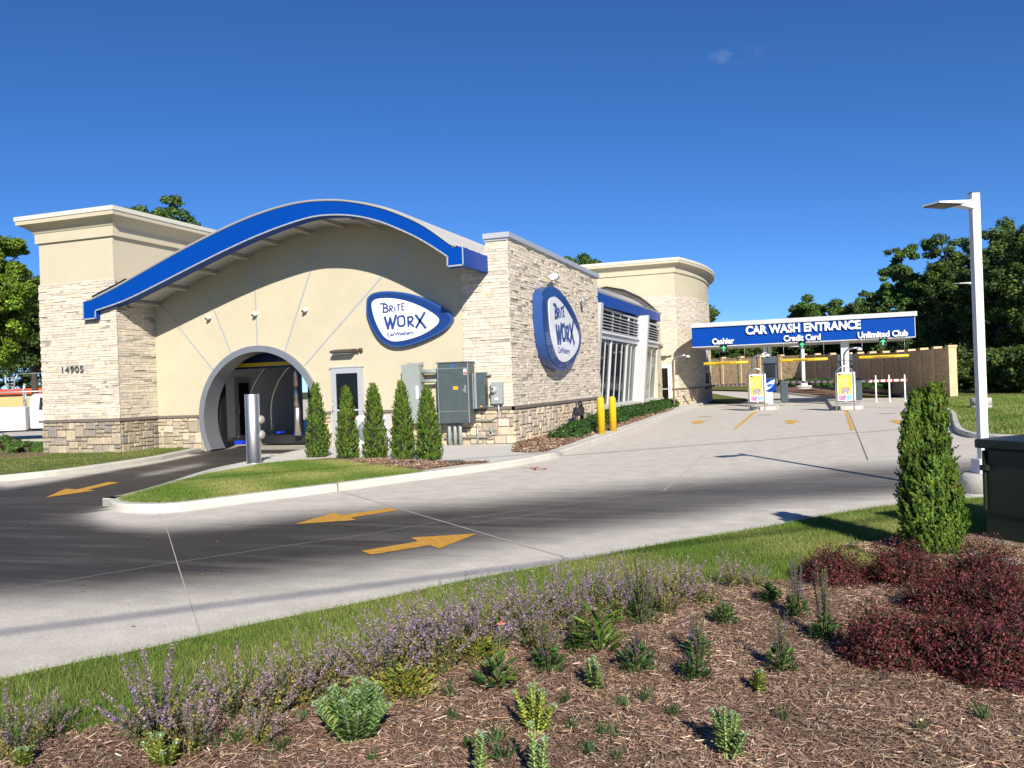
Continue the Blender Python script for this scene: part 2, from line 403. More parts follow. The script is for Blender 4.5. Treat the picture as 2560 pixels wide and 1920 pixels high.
def lane_stain(x, y, z):
    px, py = proj(x, y, z)
    ux = [-900, 0, 200, 270, 405, 580, 750, 1000, 1180, 1400, 1640, 1880, 2100, 2600]
    uy = [1235, 1215, 1262, 1312, 1320, 1308, 1286, 1268, 1256, 1230, 1208, 1188, 1166, 1150]
    lx = [-900, 0, 300, 640, 930, 1180, 1431, 1682, 1920, 2247, 2700]
    ly = [1550, 1502, 1482, 1452, 1416, 1378, 1338, 1300, 1262, 1236, 1212]
    U = np.interp(px, ux, uy); Lw = np.interp(px, lx, ly)
    softu = np.interp(px, [0, 300, 1400, 2300], [14, 26, 34, 22]); softl = np.interp(px, [0, 1000, 2300], [62, 55, 20])
    m = sstep(-softu, softu, py - U) * (1 - sstep(-softl, softl, py - Lw))
    m *= np.interp(px, [0, 900, 1500, 2300], [1.0, 0.97, 0.88, 0.8])
    # exit lane towards the tunnel
    cx = np.interp(px, [-900, 0, 145, 289, 390, 518, 620], [1240, 1208, 1192, 1171, 1154, 1128, 1108])
    ex = sstep(0, 1, (px < 640)) * sstep(2, np.interp(px, [0, 300], [24, 6]), py - cx) * (py < np.interp(px, [-900, 0, 269, 616], [1400, 1400, 1268, 1160]))
    streak = np.exp(-((py - np.interp(px, [340, 520], [1192, 1158])) / 5.0) ** 2) * sstep(330, 380, px) * (1 - sstep(480, 530, px))
    ex = ex * (1 - 0.45 * streak)
    collar = np.exp(-(((px - 320) / 95) ** 2 + ((py - 1292) / 17) ** 2))
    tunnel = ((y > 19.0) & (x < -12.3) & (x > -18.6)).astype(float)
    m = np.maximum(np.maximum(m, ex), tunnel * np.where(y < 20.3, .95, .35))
    return np.clip(m * (1 - 0.8 * collar * (1 - tunnel)), 0, 1)
def drive_material():
    m = bpy.data.materials.new('driveway_concrete'); m.use_nodes = True; n = m.node_tree.nodes; l = m.node_tree.links
    b = n['Principled BSDF']; b.inputs['Roughness'].default_value = 0.8; b.inputs['Specular IOR Level'].default_value = 0.3
    at = n.new('ShaderNodeAttribute'); at.attribute_name = 'Stain'
    tc = n.new('ShaderNodeTexCoord')
    def noise(scale, mapping=None, detail=6):
        t = n.new('ShaderNodeTexNoise'); t.inputs['Scale'].default_value = scale; t.inputs['Detail'].default_value = detail; t.inputs['Roughness'].default_value = 0.65
        if mapping:
            mp = n.new('ShaderNodeMapping'); mp.inputs['Rotation'].default_value = (0, 0, mapping[0]); mp.inputs['Scale'].default_value = mapping[1]
            l.new(tc.outputs['Object'], mp.inputs[0]); l.new(mp.outputs[0], t.inputs['Vector'])
        else: l.new(tc.outputs['Object'], t.inputs['Vector'])
        return t.outputs['Fac']
    def math_(op, a, b_=None, clamp=False):
        q = n.new('ShaderNodeMath'); q.operation = op; q.use_clamp = clamp
        for i, v in enumerate((a, b_)):
            if v is None: continue
            if hasattr(v, 'node'): l.new(v, q.inputs[i])
            else: q.inputs[i].default_value = v
        return q.outputs[0]
    streaks = noise(1.6, (R(-36), (0.22, 2.6, 1)), 8)
    big = noise(0.35, (R(-36), (0.5, 1.6, 1)), 4)
    fine = noise(45, None, 4)
    mid = noise(3.0, None, 6)
    s1 = math_('MULTIPLY', math_('SUBTRACT', streaks, 0.5), 0.42)
    s2 = math_('MULTIPLY', math_('SUBTRACT', big, 0.5), 0.35)
    edge = math_('ADD', math_('ADD', s1, s2), at.outputs['Fac'], True)
    base = n.new('ShaderNodeMix'); base.data_type = 'RGBA'
    base.inputs[6].default_value = (0.57, 0.53, 0.46, 1); base.inputs[7].default_value = (0.040, 0.035, 0.031, 1)
    r = n.new('ShaderNodeValToRGB'); r.color_ramp.elements[0].position = 0.06; r.color_ramp.elements[1].position = 1.0
    l.new(edge, r.inputs[0]); l.new(r.outputs[0], base.inputs[0])
    v = n.new('ShaderNodeMapRange'); v.inputs[1].default_value = 0.3; v.inputs[2].default_value = 0.7; v.inputs[3].default_value = 0.86; v.inputs[4].default_value = 1.12
    l.new(mid, v.inputs[0])
    v2 = n.new('ShaderNodeMapRange'); v2.inputs[1].default_value = 0.3; v2.inputs[2].default_value = 0.7; v2.inputs[3].default_value = 0.8; v2.inputs[4].default_value = 1.2
    l.new(fine, v2.inputs[0])
    mx = n.new('ShaderNodeVectorMath'); mx.operation = 'MULTIPLY'; l.new(base.outputs[2], mx.inputs[0]); l.new(v.outputs[0], mx.inputs[1])
    mx2 = n.new('ShaderNodeVectorMath'); mx2.operation = 'MULTIPLY'; l.new(mx.outputs[0], mx2.inputs[0]); l.new(v2.outputs[0], mx2.inputs[1])
    l.new(mx2.outputs[0], b.inputs['Base Color'])
    rr = n.new('ShaderNodeMapRange'); rr.inputs[3].default_value = 0.85; rr.inputs[4].default_value = 0.62; l.new(at.outputs['Fac'], rr.inputs[0]); l.new(rr.outputs[0], b.inputs['Roughness'])
    bp = n.new('ShaderNodeBump'); bp.inputs['Strength'].default_value = 0.25; bp.inputs['Distance'].default_value = 0.01
    l.new(fine, bp.inputs['Height']); l.new(bp.outputs[0], b.inputs['Normal'])
    return m
DRIVE = drive_material()
dr = grid_mesh('driveway', np.concatenate([np.linspace(-70, -24, 24), np.arange(-23.8, 8.1, 0.2), np.linspace(9, 40, 20)]),
               np.concatenate([np.arange(2.0, 22, 0.15), np.linspace(22.5, 90, 80)]), 0.0, DRIVE, lane_stain)
tag(dr, kind='structure')

def slab(name, poly, z0, z1, material, kind='structure', parent=None):
    mb = MB(); mb.prism([(p[0], p[1]) for p in poly], lambda a, b, d: (a, b, d), z0, z1)
    o = mb.build(name, material, parent)
    if kind: tag(o, kind=kind)
    return o
def kerb(name, path, w=0.16, h=0.12, side=1, parent=None, label=None):
    """kerb of section w x h along an outer ground line; side=1: body to the left of the path"""
    inner = offset2(path, side * w); top = offset2(path, side * 0.022)
    mb = MB(); n = len(path); rows = []
    z = [hz(p[0], p[1]) for p in path]
    for i in range(n):
        a, t, b = path[i], top[i], inner[i]
        rows.append([(a[0], a[1], z[i] - 0.05), (a[0], a[1], z[i] + h - 0.03), (t[0], t[1], z[i] + h), (b[0], b[1], z[i] + h), (b[0], b[1], z[i] - 0.05)])
    vs = [v for r in rows for v in r]; fs = []
    for i in range(n - 1):
        for k in range(4):
            f = (i * 5 + k, (i + 1) * 5 + k, (i + 1) * 5 + k + 1, i * 5 + k + 1); fs.append(f if side > 0 else f[::-1])
    fs += [[0, 1, 2, 3, 4], [(n - 1) * 5 + k for k in range(5)][::-1]]
    mb.add(vs, fs); o = mb.build(name, KERB, parent); tag(o, kind='structure'); return o, inner

# island between exit lane and entrance drive
front_px = [(271, 1262), (281, 1274), (302, 1280), (333, 1282), (405, 1282), (492, 1274), (640, 1254), (845, 1228), (1000, 1206), (1120, 1190), (1246, 1172), (1330, 1157),
            (1400, 1141), (1470, 1116), (1539, 1092), (1590, 1072), (1639, 1052), (1704, 1028), (1769, 1009)]
frontp = [G(a, b)[:2] for a, b in front_px]
lane_px = [(281, 1241), (292, 1238), (315, 1234), (405, 1209), (521, 1173), (616, 1153), (700, 1134), (775, 1118)]
lanep = [G(a, b, 0.12)[:2] for a, b in lane_px]
lanep[-1] = (-12.45, 20.0)
ring = [(p[0], p[1], 0) for p in reversed(lanep)] + [(p[0], p[1], 0) for p in frontp]
ring = [p[:2] for p in spline([(*p[:2], 0) for p in ring], 3)]
ki, inner = kerb('kerb', ring, 0.17, 0.12, 1)
isl = [p for p in inner if True] + [(-6.3, 49.0), (-6.95, 49.0), (-6.95, 20.05), (-12.45, 20.05)]
slab('sidewalk', isl, -0.02, 0.108, WALKM)
gz = 0.113
grassA = [G(a, b, gz)[:2] for a, b in [(297, 1249), (303, 1254), (325, 1257), (420, 1257), (492, 1250), (640, 1232), (842, 1206.5), (1000, 1188), (1066, 1179), (972, 1163), (856, 1150), (749, 1151), (654, 1160), (616, 1168), (521, 1184), (405, 1214), (340, 1232), (305, 1243)]]
slab('lawn', grassA, 0.05, gz, TURF)
mulA = [G(a, b, 0.15)[:2] for a, b in [(745, 1151), (763, 1146), (821, 1141), (920, 1141), (1000, 1146), (1100, 1150.6), (1225, 1151.5), (1158, 1156), (1084, 1165.5), (1066, 1169), (972, 1162), (856, 1149)]]
slab('mulch_bed', mulA, 0.05, 0.119, MULCHM)
mulB = [(-6.95, 20.35)] + [G(a, b, 0.15)[:2] for a, b in [(1281, 1125), (1325, 1127), (1362, 1125), (1432, 1102), (1492, 1080), (1533, 1069), (1594, 1050), (1640, 1034), (1683, 1021.5)]] + [(-6.95, 46.5)]
slab('mulch_bed', mulB, 0.05, 0.125, MULCHM)
# lawn left of the exit lane
left_px = [(-700, 1274), (0, 1204), (145, 1189), (289, 1169), (390, 1153), (434, 1144), (518, 1126)]
leftp = [G(a, b)[:2] for a, b in left_px]; leftp[-1] = (-16.2, 19.95)
leftp = [p[:2] for p in spline([(*p, 0) for p in leftp], 3)]
kl, inl = kerb('kerb', leftp, 0.17, 0.12, 1)
lawnB = inl + [(-17.7, 20.05), (-20.4, 20.5), (-21.5, 22.3), (-60, 35)]
slab('lawn', lawnB, 0.0, gz, TURF)
mulL = [G(a, b, 0.15)[:2] for a, b in [(-260, 1172), (0, 1143), (60, 1141), (118, 1135)]] + [(-20.5, 19.6), (-20.9, 22.0), (-27, 26.0)]
slab('mulch_bed', mulL, 0.05, 0.118, MULCHM)
# near lawn strip and planting bed
near_px = [(-900, 1880), (-400, 1790), (0, 1698), (202, 1654), (376, 1619), (640, 1559), (929, 1501), (1180, 1448), (1431, 1403), (1682, 1355), (1920, 1317), (2079, 1286), (2247, 1262), (2420, 1247), (2520, 1243), (2700, 1238), (3200, 1228)]
nearp = [p[:2] for p in spline([G(a, b, 0.02) for a, b in near_px], 3)]
bed_px = [(-900, 1990), (-200, 1885), (145, 1842), (289, 1806), (450, 1768), (640, 1712), (929, 1642), (1180, 1575), (1500, 1498), (1750, 1462), (2007, 1452), (2157, 1462), (2354, 1464), (2560, 1464), (3100, 1464)]
bedp = [p[:2] for p in spline([G(a, b, 0.03) for a, b in bed_px], 3)]
slab('lawn', nearp + bedp[::-1], -0.05, 0.022, TURF)
bed_poly = bedp + [(14, 3.0), (14, -8), (-9, -8), (-9, 0)]
slab('mulch_bed', bed_poly, -0.05, 0.03, MULCHM)
patch = [G(a, b, 0.03)[:2] for a, b in [(2112, 1364), (2160, 1382), (2240, 1400), (2330, 1412), (2420, 1418), (2560, 1432), (2900, 1440), (2900, 1340), (2600, 1345), (2440, 1338), (2250, 1352)]]
slab('mulch_bed', patch, -0.03, 0.034, MULCHM)
# right-hand and rear kerb, lawns
far_px = [(1700, 966), (1763, 966), (1850, 967), (1946, 969.5), (2090, 979), (2192, 984), (2279, 998), (2330, 1014), (2372, 1036), (2380, 1060), (2388, 1080), (2412, 1092), (2448, 1097), (2560, 1103), (2800, 1108)]
farp = [p[:2] for p in spline([(*GT(a, b)[:2], 0) for a, b in far_px], 4)]
kf, inf = kerb('kerb', farp, 0.15, 0.12, 1)
def draped(name, poly, dz, material, step=2.0):
    xs = [p[0] for p in poly]; ys = [p[1] for p in poly]
    mb = bmesh.new(); vs = [mb.verts.new((p[0], p[1], 0)) for p in poly]; f = mb.faces.new(vs)
    bmesh.ops.triangulate(mb, faces=[f])
    for _ in range(3): bmesh.ops.subdivide_edges(mb, edges=[e for e in mb.edges if e.calc_length() > 6], cuts=1); bmesh.ops.triangulate(mb, faces=mb.faces[:])
    for v in mb.verts: v.co.z = hz(v.co.x, v.co.y) + dz
    bmesh.ops.recalc_face_normals(mb, faces=mb.faces[:])
    me = bpy.data.meshes.new(name); mb.to_mesh(me); mb.free(); me.materials.append(material)
    o = bpy.data.objects.new(name, me); COL.objects.link(o); return tag(o, kind='structure')
draped('lawn', inf + [(60, 18), (70, 60), (30, 110), CW(10, 110)[:2], CW(2, 100)[:2]], 0.11, TURF)
wallpath = [CW(2, 92)[:2], CW(10, 86.5)[:2], CW(18.2, 80.6)[:2], CW(23.6, 69.6)[:2], CW(24.3, 62)[:2], CW(23.9, 53)[:2], CW(23.0, 45)[:2]]
bedR = offset2(inf[:int(len(inf) * 0.42)], 0.1) + [CW(22.6, 45.5)[:2]] + list(reversed([offset2(wallpath, 0.3)[i] for i in range(7)]))
draped('mulch_bed', bedR, 0.125, MULCHM)
gl = [(1690, 973), (1764, 972.5), (1869, 975.5), (1850, 980), (1834, 984), (1764, 990), (1690, 993)]
draped('lawn', [GT(a, b, 0.05)[:2] for a, b in gl], 0.06, TURF)

# crack across the island kerb
mbk = MB(); dk = (Vector(frontp[8]) - Vector(frontp[7])).normalized(); x_, y_ = Vector(frontp[7]) + Vector((-dk.y, dk.x)) * .083; Mk = Matrix.Rotation(math.atan2(frontp[8][1] - frontp[7][1], frontp[8][0] - frontp[7][0]), 3, 'Z')
mbk.obox((x_, y_, .058), (.016, .176, .13), Mk); tag(mbk.build('kerb_crack', JOINTD), kind='structure')
# joints and paint on the pavement
def strip(pts, w, z, mb):
    P = [Vector((p[0], p[1], 0)) for p in pts]
    for i in range(len(P) - 1):
        d = (P[i + 1] - P[i]).normalized(); nrm = Vector((-d.y, d.x, 0)) * w / 2
        mb.add([(*(P[i] - nrm)[:2], z), (*(P[i + 1] - nrm)[:2], z), (*(P[i + 1] + nrm)[:2], z), (*(P[i] + nrm)[:2], z)], [(0, 1, 2, 3)])
mb = MB()
for ln, w in [([(-200, 1512), (0, 1478), (443, 1406), (700, 1367), (880, 1342), (1100, 1305), (1200, 1292)], .008), ([(1180, 1310), (1450, 1269)], .008), ([(1180, 1294), (1432, 1258), (1658, 1228), (1880, 1195), (2250, 1150)], .010),
              ([(398, 1284), (420, 1330), (443, 1406), (470, 1490), (505, 1595)], .009), ([(850, 1228), (1100, 1302), (1260, 1349), (1420, 1396)], .020),
              ([(1658, 1228), (1764, 1134)], .018), ([(1650, 1080), (1830, 1064)], .02), ([(1950, 1130), (2080, 1100)], .02)]:
    strip(gp(ln), w, 0.004, mb)
tag(mb.build('pavement_joint', JOINTM), kind='structure')
mb = MB()
strip(gp([(2112, 1018), (2122, 1033), (2169, 1150)]), .02, 0.004, mb)
for ln in [[(1746, 1041.5), (1778, 1041)], [(1894, 1038), (1929, 1037.5)], [(2200, 1034), (2238, 1034)]]: strip(gp(ln), .22, 0.005, mb)
tag(mb.build('pavement_joint', JOINTD), kind='structure')
def paint(name, poly_px, label, cat, group, m, z=0.006):
    mb = MB(); P = gp(poly_px, 0.0); mb.add([(p[0], p[1], z) for p in P], [list(range(len(P)))])
    me = mb.build(name, m); bm = bmesh.new(); bm.from_mesh(me.data); bmesh.ops.recalc_face_normals(bm, faces=bm.faces)
    for f in bm.faces:
        if f.normal.z < 0: f.normal_flip()
    bm.to_mesh(me.data); bm.free(); return tag(me, label, cat, group)
c2 = lambda pts, ox, oy, k: [(ox + a / k, oy + b / k) for a, b in pts]
paint('road_arrow', c2([(400, 1535), (560, 1462), (600, 1460), (668, 1466), (945, 1400), (1030, 1406), (758, 1470), (828, 1474)], 0, 800, 3.456), 'yellow painted arrow on the dark exit lane left of the kerb tip', 'road marking', 'yellow pavement arrows', PAINTY)
paint('road_arrow', c2([(150, 292), (545, 177), (575, 178), (630, 196), (655, 196), (1128, 126), (1200, 150), (728, 225), (780, 250)], 700, 1240, 4.096), 'yellow arrow pointing left just outside the island kerb', 'road marking', 'yellow pavement arrows', PAINTY)
paint('road_arrow', c2([(2020, 388), (1632, 543), (1535, 507), (937, 606), (835, 566), (1418, 468), (1335, 430)], 700, 1240, 4.096), 'worn yellow arrow pointing right, nearest the flower bed', 'road marking', 'yellow pavement arrows', PAINTY)
for pts, lab in [([(95, 1058), (150, 1040), (245, 1045), (200, 1052), (195, 1064), (110, 1068)], 'far yellow lane arrow under the Cashier lettering'),
                 ([(880, 1048), (950, 1036), (1040, 1048), (1000, 1052), (985, 1070), (925, 1070), (920, 1052)], 'far yellow lane arrow under the Credit Card lettering'),
                 ([(1800, 1048), (1860, 1036), (1975, 1048), (1935, 1053), (1920, 1070), (1860, 1068), (1850, 1053)], 'far yellow lane arrow under the Unlimited Club lettering')]:
    paint('lane_arrow', c2(pts, 1700, 750, 3.456), lab, 'road marking', 'far lane arrows', PAINTY2)
paint('lane_line', c2([(648, 958), (670, 962), (488, 1112), (455, 1116)], 1700, 750, 3.456), 'yellow lane line slanting from the left hoop sign', 'road marking', 'yellow lane lines', PAINTY2)
paint('lane_line', c2([(1418, 955), (1440, 955), (1502, 1120), (1472, 1126)], 1700, 750, 3.456), 'yellow lane line running from the right hoop sign', 'road marking', 'yellow lane lines', PAINTY2)
mb = MB()
for ln in [[(1575, 1470), (1700, 1478), (1750, 1500)], [(1700, 1465), (1850, 1480), (1880, 1490)], [(1680, 1480), (1830, 1500), (1860, 1486)], [(1760, 1462), (1730, 1498)]]:
    strip(gp(c2(ln, 960, 850, 4.608)), .03, 0.006, mb)
tag(mb.build('survey_mark', REDP), 'red sprayed survey mark on pale concrete by the island kerb', 'paint mark', 'red survey marks')
mb = MB()
for ln in [[(190, 1268), (360, 1262)], [(230, 1254), (380, 1252)], [(205, 1275), (300, 1258)], [(250, 1242), (330, 1262)]]:
    strip(gp(c2(ln, 1920, 930, 3.456)), .012, 0.006, mb)
tag(mb.build('survey_mark', REDP), 'red sprayed survey mark at the edge of the near lawn', 'paint mark', 'red survey marks')

# ------------------------------------------------------------------ stone facing built stone by stone
CREAM = [(0.60, 0.525, 0.42), (0.58, 0.505, 0.405), (0.63, 0.555, 0.445), (0.54, 0.475, 0.385), (0.65, 0.57, 0.46), (0.60, 0.515, 0.40), (0.49, 0.44, 0.37), (0.61, 0.535, 0.43)]
FIELD = [(0.35, 0.29, 0.21), (0.31, 0.265, 0.20), (0.40, 0.335, 0.23), (0.26, 0.225, 0.19), (0.37, 0.31, 0.235), (0.22, 0.20, 0.18), (0.42, 0.35, 0.25), (0.33, 0.265, 0.20)]
FIELDP = [(0.52, 0.43, 0.31), (0.46, 0.38, 0.28), (0.56, 0.45, 0.31), (0.40, 0.34, 0.27), (0.50, 0.42, 0.33)]
rs = random.Random(5)
def stone_face(mb, P, u0, u1, v0, v1, d0, d1, col, chop=0.0):
    """one stone: P(u, v, d) maps along wall, height, out of wall"""
    j = lambda: rs.uniform(-0.007, 0.007); c = chop
    if c <= 0:
        vs = [P(u0, v0, 0), P(u1, v0, 0), P(u1, v1, 0), P(u0, v1, 0), P(u0, v0, d0 + j()), P(u1, v0, d1 + j()), P(u1, v1, d1 + j()), P(u0, v1, d0 + j())]
        mb.add(vs, [(4, 5, 6, 7), (0, 1, 5, 4), (1, 2, 6, 5), (2, 3, 7, 6), (3, 0, 4, 7)], 0, col)
    else:
        o = [(u0 + c * rs.uniform(.5, 1.4), v0), (u1 - c * rs.uniform(.5, 1.4), v0), (u1, v0 + c * rs.uniform(.4, 1.2)), (u1, v1 - c * rs.uniform(.4, 1.2)), (u1 - c * rs.uniform(.5, 1.4), v1), (u0 + c * rs.uniform(.5, 1.4), v1), (u0, v1 - c * rs.uniform(.4, 1.2)), (u0, v0 + c * rs.uniform(.4, 1.2))]
        cu, cv = (u0 + u1) / 2, (v0 + v1) / 2
        vs = [P(a, b, 0) for a, b in o] + [P(a, b, d0 * 0.6) for a, b in o] + [P(cu + (a - cu) * .82, cv + (b - cv) * .8, d0 + rs.uniform(-.006, .006)) for a, b in o]
        fs = [list(range(16, 24))]
        for k in range(8):
            k2 = (k + 1) % 8; fs += [(k, k2, 8 + k2, 8 + k), (8 + k, 8 + k2, 16 + k2, 16 + k)]
        mb.add(vs, fs, 0, col)
def ledgestone(mb, P, L, z0, z1, skip=None, top=None):
    z = z0
    while z < z1 - 0.03:
        h = rs.choice([.06, .07, .08, .095]); h = min(h, z1 - z)
        u = 0.0; first = True
        while u < L - 1e-3:
            w = rs.uniform(.16, .62)
            if first: w *= rs.uniform(.4, 1); first = False
            if L - (u + w) < .14: w = L - u
            cu = u + w / 2; zt = z + h
            ok = not (skip and skip(cu, z + h / 2))
            if ok:
                c = Vector(rs.choice(CREAM)) * rs.uniform(.92, 1.08); d = rs.choice([.012, .018, .025, .03, .034])
                stone_face(mb, P, u + .003, u + w - .003, z + .003, zt - .004, d, d + rs.uniform(-.006, .006), tuple(c))
            u += w
        z += h
def fieldstone(mb, P, L, z0, z1, skip=None, pal=FIELD, unit_=0.105):
    nx = max(1, int(L / unit_)); nz = max(1, int(round((z1 - z0) / unit_))); du = L / nx; dz = (z1 - z0) / nz
    used = [[False] * nx for _ in range(nz)]
    for k in range(nz):
        for i in range(nx):
            if used[k][i]: continue
            w, h = rs.choice([(2, 1), (3, 1), (2, 2), (3, 2), (1, 1), (2, 1), (4, 2), (3, 3), (1, 2), (2, 2)])
            w = min(w, nx - i); h = min(h, nz - k)
            while w > 1 and any(used[k][i + q] for q in range(w)): w -= 1
            for a in range(h):
                for b in range(w): used[k + a][i + b] = True
            u0 = i * du; u1 = (i + w) * du; v0 = z0 + k * dz; v1 = z0 + (k + h) * dz
            if skip and skip((u0 + u1) / 2, (v0 + v1) / 2): continue
            c = Vector(rs.choice(pal)) * rs.uniform(.82, 1.15); gpp = .010
            stone_face(mb, P, u0 + gpp, u1 - gpp, v0 + gpp, v1 - gpp, rs.uniform(.03, .055), 0, tuple(c), chop=.022)
def planeX(x0, Y, sgn=-1):      # wall facing -Y, u along +X
    return lambda u, v, d: (x0 + u, Y - d, v)
def planeY(y0, X):              # wall facing +X, u along +Y
    return lambda u, v, d: (X + d, y0 + u, v)

YF = 20.09; YT = 18.64; YO = 18.45; XC = -6.92
bld = thing('car_wash_building', 'long cream and stone car wash with wavy blue roof edge and round tunnel mouth', 'building', (-12.5, 20.09, 0))
def part(mb, name, m, parent=None, bevel=0.0): return mb.build(name, m, parent or bld, bevel)

# roof profile (x, z): upper and lower edge of the blue fascia
up = [(-18.5, 4.30), (-17.59, 4.60), (-16.6, 4.97), (-15.6, 5.34), (-14.6, 5.68), (-13.6, 5.98), (-12.7, 6.18), (-11.9, 6.28), (-11.18, 6.28), (-10.4, 6.18), (-9.54, 5.94), (-8.81, 5.62), (-8.3, 5.32), (-7.67, 4.83)]
lo = [(-18.3, 3.99), (-17.3, 4.20), (-16.2, 4.55), (-15.07, 4.93), (-14.06, 5.26), (-13.07, 5.55), (-12.12, 5.77), (-11.4, 5.88), (-10.8, 5.87), (-10.2, 5.78), (-9.55, 5.58), (-8.83, 5.24), (-8.32, 4.94), (-7.85, 4.61)]
UP = [(p[0], p[1]) for p in spline([(a, b, 0) for a, b in up], 4)]; LO = [(p[0], p[1]) for p in spline([(a, b, 0) for a, b in lo], 4)]
def zup(x): return float(np.interp(x, [p[0] for p in UP], [p[1] for p in UP]))
def zlo(x): return float(np.interp(x, [p[0] for p in LO], [p[1] for p in LO]))

# front wall with the round opening
AX, AZ, AR = -14.3, 0.93, 1.95
th0 = math.acos(min(1, 1)); a0 = math.asin(-AZ / AR)
arc = [(AX + AR * math.cos(math.pi - a0 - t * (math.pi - 2 * a0) / 40), AZ + AR * math.sin(math.pi - a0 - t * (math.pi - 2 * a0) / 40)) for t in range(41)]
arc[0] = (arc[0][0], 0.0); arc[-1] = (arc[-1][0], 0.0)
top = [(x, zup(x) - 0.16) for x in np.linspace(-6.95 - .9, -17.8, 40)]
outline = [(-17.82, -0.02)] + [(x, max(z, -0.02)) for x, z in arc] + [(-7.0, -0.02), (-7.0, 4.7)] + top
mb = MB(); mb.prism(outline, lambda a, b, d: (a, d, b), YF, YF + 0.22)
fw = part(mb, 'facade_wall', STUCCO)
# radial reveal strips + frame ring
mb = MB()
for pl in [[(536, 928), (445.6, 816), (389, 745)], [(578.4, 883.6), (535, 776.6), (506, 700)], [(644, 865), (638.6, 734.6), (635, 636)], [(713, 878), (773.7, 682.5), (812, 566)], [(762, 914), (957.4, 687), (1034, 602)]]:
    P = [PY(a, b, YF) for a, b in pl]; a, b = Vector((P[0][0], P[0][2])), Vector((P[-1][0], P[-1][2])); d = (b - a).normalized(); n_ = Vector((-d.y, d.x)) * .02
    q = [a - n_, b - n_, b + n_, a + n_]
    mb.prism([(v.x, v.y) for v in q], lambda x, z, dd: (x, YF - dd, z), 0.001, 0.007)
part(mb, 'reveal_strip', TRIM)
mb = MB(); n = 56
def ringpt(r, t): return (AX + r * math.cos(t), AZ + r * math.sin(t))
for (r0, r1, y0, y1) in [(1.80, 1.97, YF - 0.10, YF + 0.0), (1.80, 1.84, YF, YF + 0.50)]:
    vs = []; ts = [math.pi + 0.51 - k * (math.pi + 1.02) / n for k in range(n + 1)]
    for t in ts:
        for r in (r0, r1):
            for y in (y0, y1): x, z = ringpt(r, t); vs.append((x, y, max(z, -0.01)))
    fs = []
    for k in range(n):
        b = 4 * k; c = b + 4
        fs += [(b, c, c + 2, b + 2), (b + 1, b + 3, c + 3, c + 1), (b, b + 1, c + 1, c), (b + 2, c + 2, c + 3, b + 3)]
    mb.add(vs, fs, 0, None, False)
part(mb, 'arch_frame', RINGM)

# tower at the left
mb = MB(); mb.box(-20.45, -17.82, YT, 27.6, -0.02, 3.6); mb.box(-20.45, -17.82, YT, 31.0, 3.6, 6.70)
part(mb, 'tower_wall', STUCCO2)
def offloop(path, prof, closed, mb, mi=0):
    rows = []
    for o, z in prof:
        p = offset2(path, -o, closed); rows.append([(a[0], a[1], z) for a in p])
    n = len(path); vs = [v for r in rows for v in r]; fs = []
    m_ = n if closed else n - 1
    for k in range(len(prof) - 1):
        for i in range(m_):
            j = (i + 1) % n; fs.append((k * n + i, k * n + j, (k + 1) * n + j, (k + 1) * n + i))
    mb.add(vs, fs, mi)
tpath = [(-20.45, YT), (-17.80, YT), (-17.80, 31), (-20.45, 31)]
mb = MB(); offloop(tpath, [(0.0, 6.02), (.07, 6.03), (.07, 6.30), (.09, 6.31), (.12, 6.36), (.19, 6.43), (.30, 6.50), (.37, 6.525), (.40, 6.53), (.40, 6.64)], True, mb)
part(mb, 'cornice', STUCCO2)
mb = MB(); offloop(tpath, [(.39, 6.64), (.425, 6.645), (.425, 6.76), (.40, 6.765), (-.6, 6.77)], True, mb); mb.box(-20.2, -18.0, 19, 30.8, 6.6, 6.7)
part(mb, 'parapet_cap', CAPM)

# stone facing of tower and front
mb = MB()
ledgestone(mb, planeX(-20.50, YT), 2.74, 1.04, 4.87)
mb.cut(); ledgestone(mb, planeY(YT + .0, -17.80), 1.44, 1.04, 4.75)
mb.cut(); ledgestone(mb, lambda u, v, d: (-20.47 - d, YT + 6 - u, v), 6.0, 1.04, 4.87)
sk = lambda u, v: v > zup(-8.17 + u) - 0.28 and (-8.17 + u) < -7.5
mb.cut(); ledgestone(mb, planeX(-8.17, YF), 1.26, 1.04, 5.16, sk)
mb.cut(); ledgestone(mb, planeY(YF - .03, XC), 9.6, 1.04, 5.24)
part(mb, 'ledgestone_facing', STONE)
mb = MB(); dark = lambda u, v: False
fieldstone(mb, planeX(-20.52, YT - .02), 2.78, 0.0, .96)
mb.cut(); fieldstone(mb, planeY(YT, -17.78), 1.44, 0.0, .96)
sk3 = lambda u, v: math.hypot(-12.5 + u - AX, v - AZ) < 2.05
sk2 = lambda u, v: math.hypot(-17.78 + u - AX, v - AZ) < 2.05 or (-12.1 < -17.78 + u < -10.95)
mb.cut(); fieldstone(mb, planeX(-17.78, YF - .01), 1.62, 0.0, .96, sk2, FIELDP + FIELD[:3]); mb.cut(); fieldstone(mb, planeX(-12.5, YF - .01), .44, 0.0, .96, sk3, FIELDP + FIELD[:3]); mb.cut(); fieldstone(mb, planeX(-10.95, YF - .01), 4.05, 0.0, .96, None, FIELDP + FIELD[:3])
mb.cut(); fieldstone(mb, planeY(YF - .03, XC + .01), 9.6, 0.0, .96, None, FIELDP)
part(mb, 'fieldstone_base', STONE)
mb = MB(); mb.box(-20.50, -17.76, YT - .01, YT + .1, -.02, .97); mb.box(-17.9, -17.775, YT + .1, YF, -.02, .97)
mb.box(-17.7, -16.24, YF - .012, YF, -.02, .97); mb.cut(); mb.box(-12.34, -12.08, YF - .012, YF, -.02, .97); mb.cut(); mb.box(-10.97, -6.91, YF - .012, YF, -.02, .97)
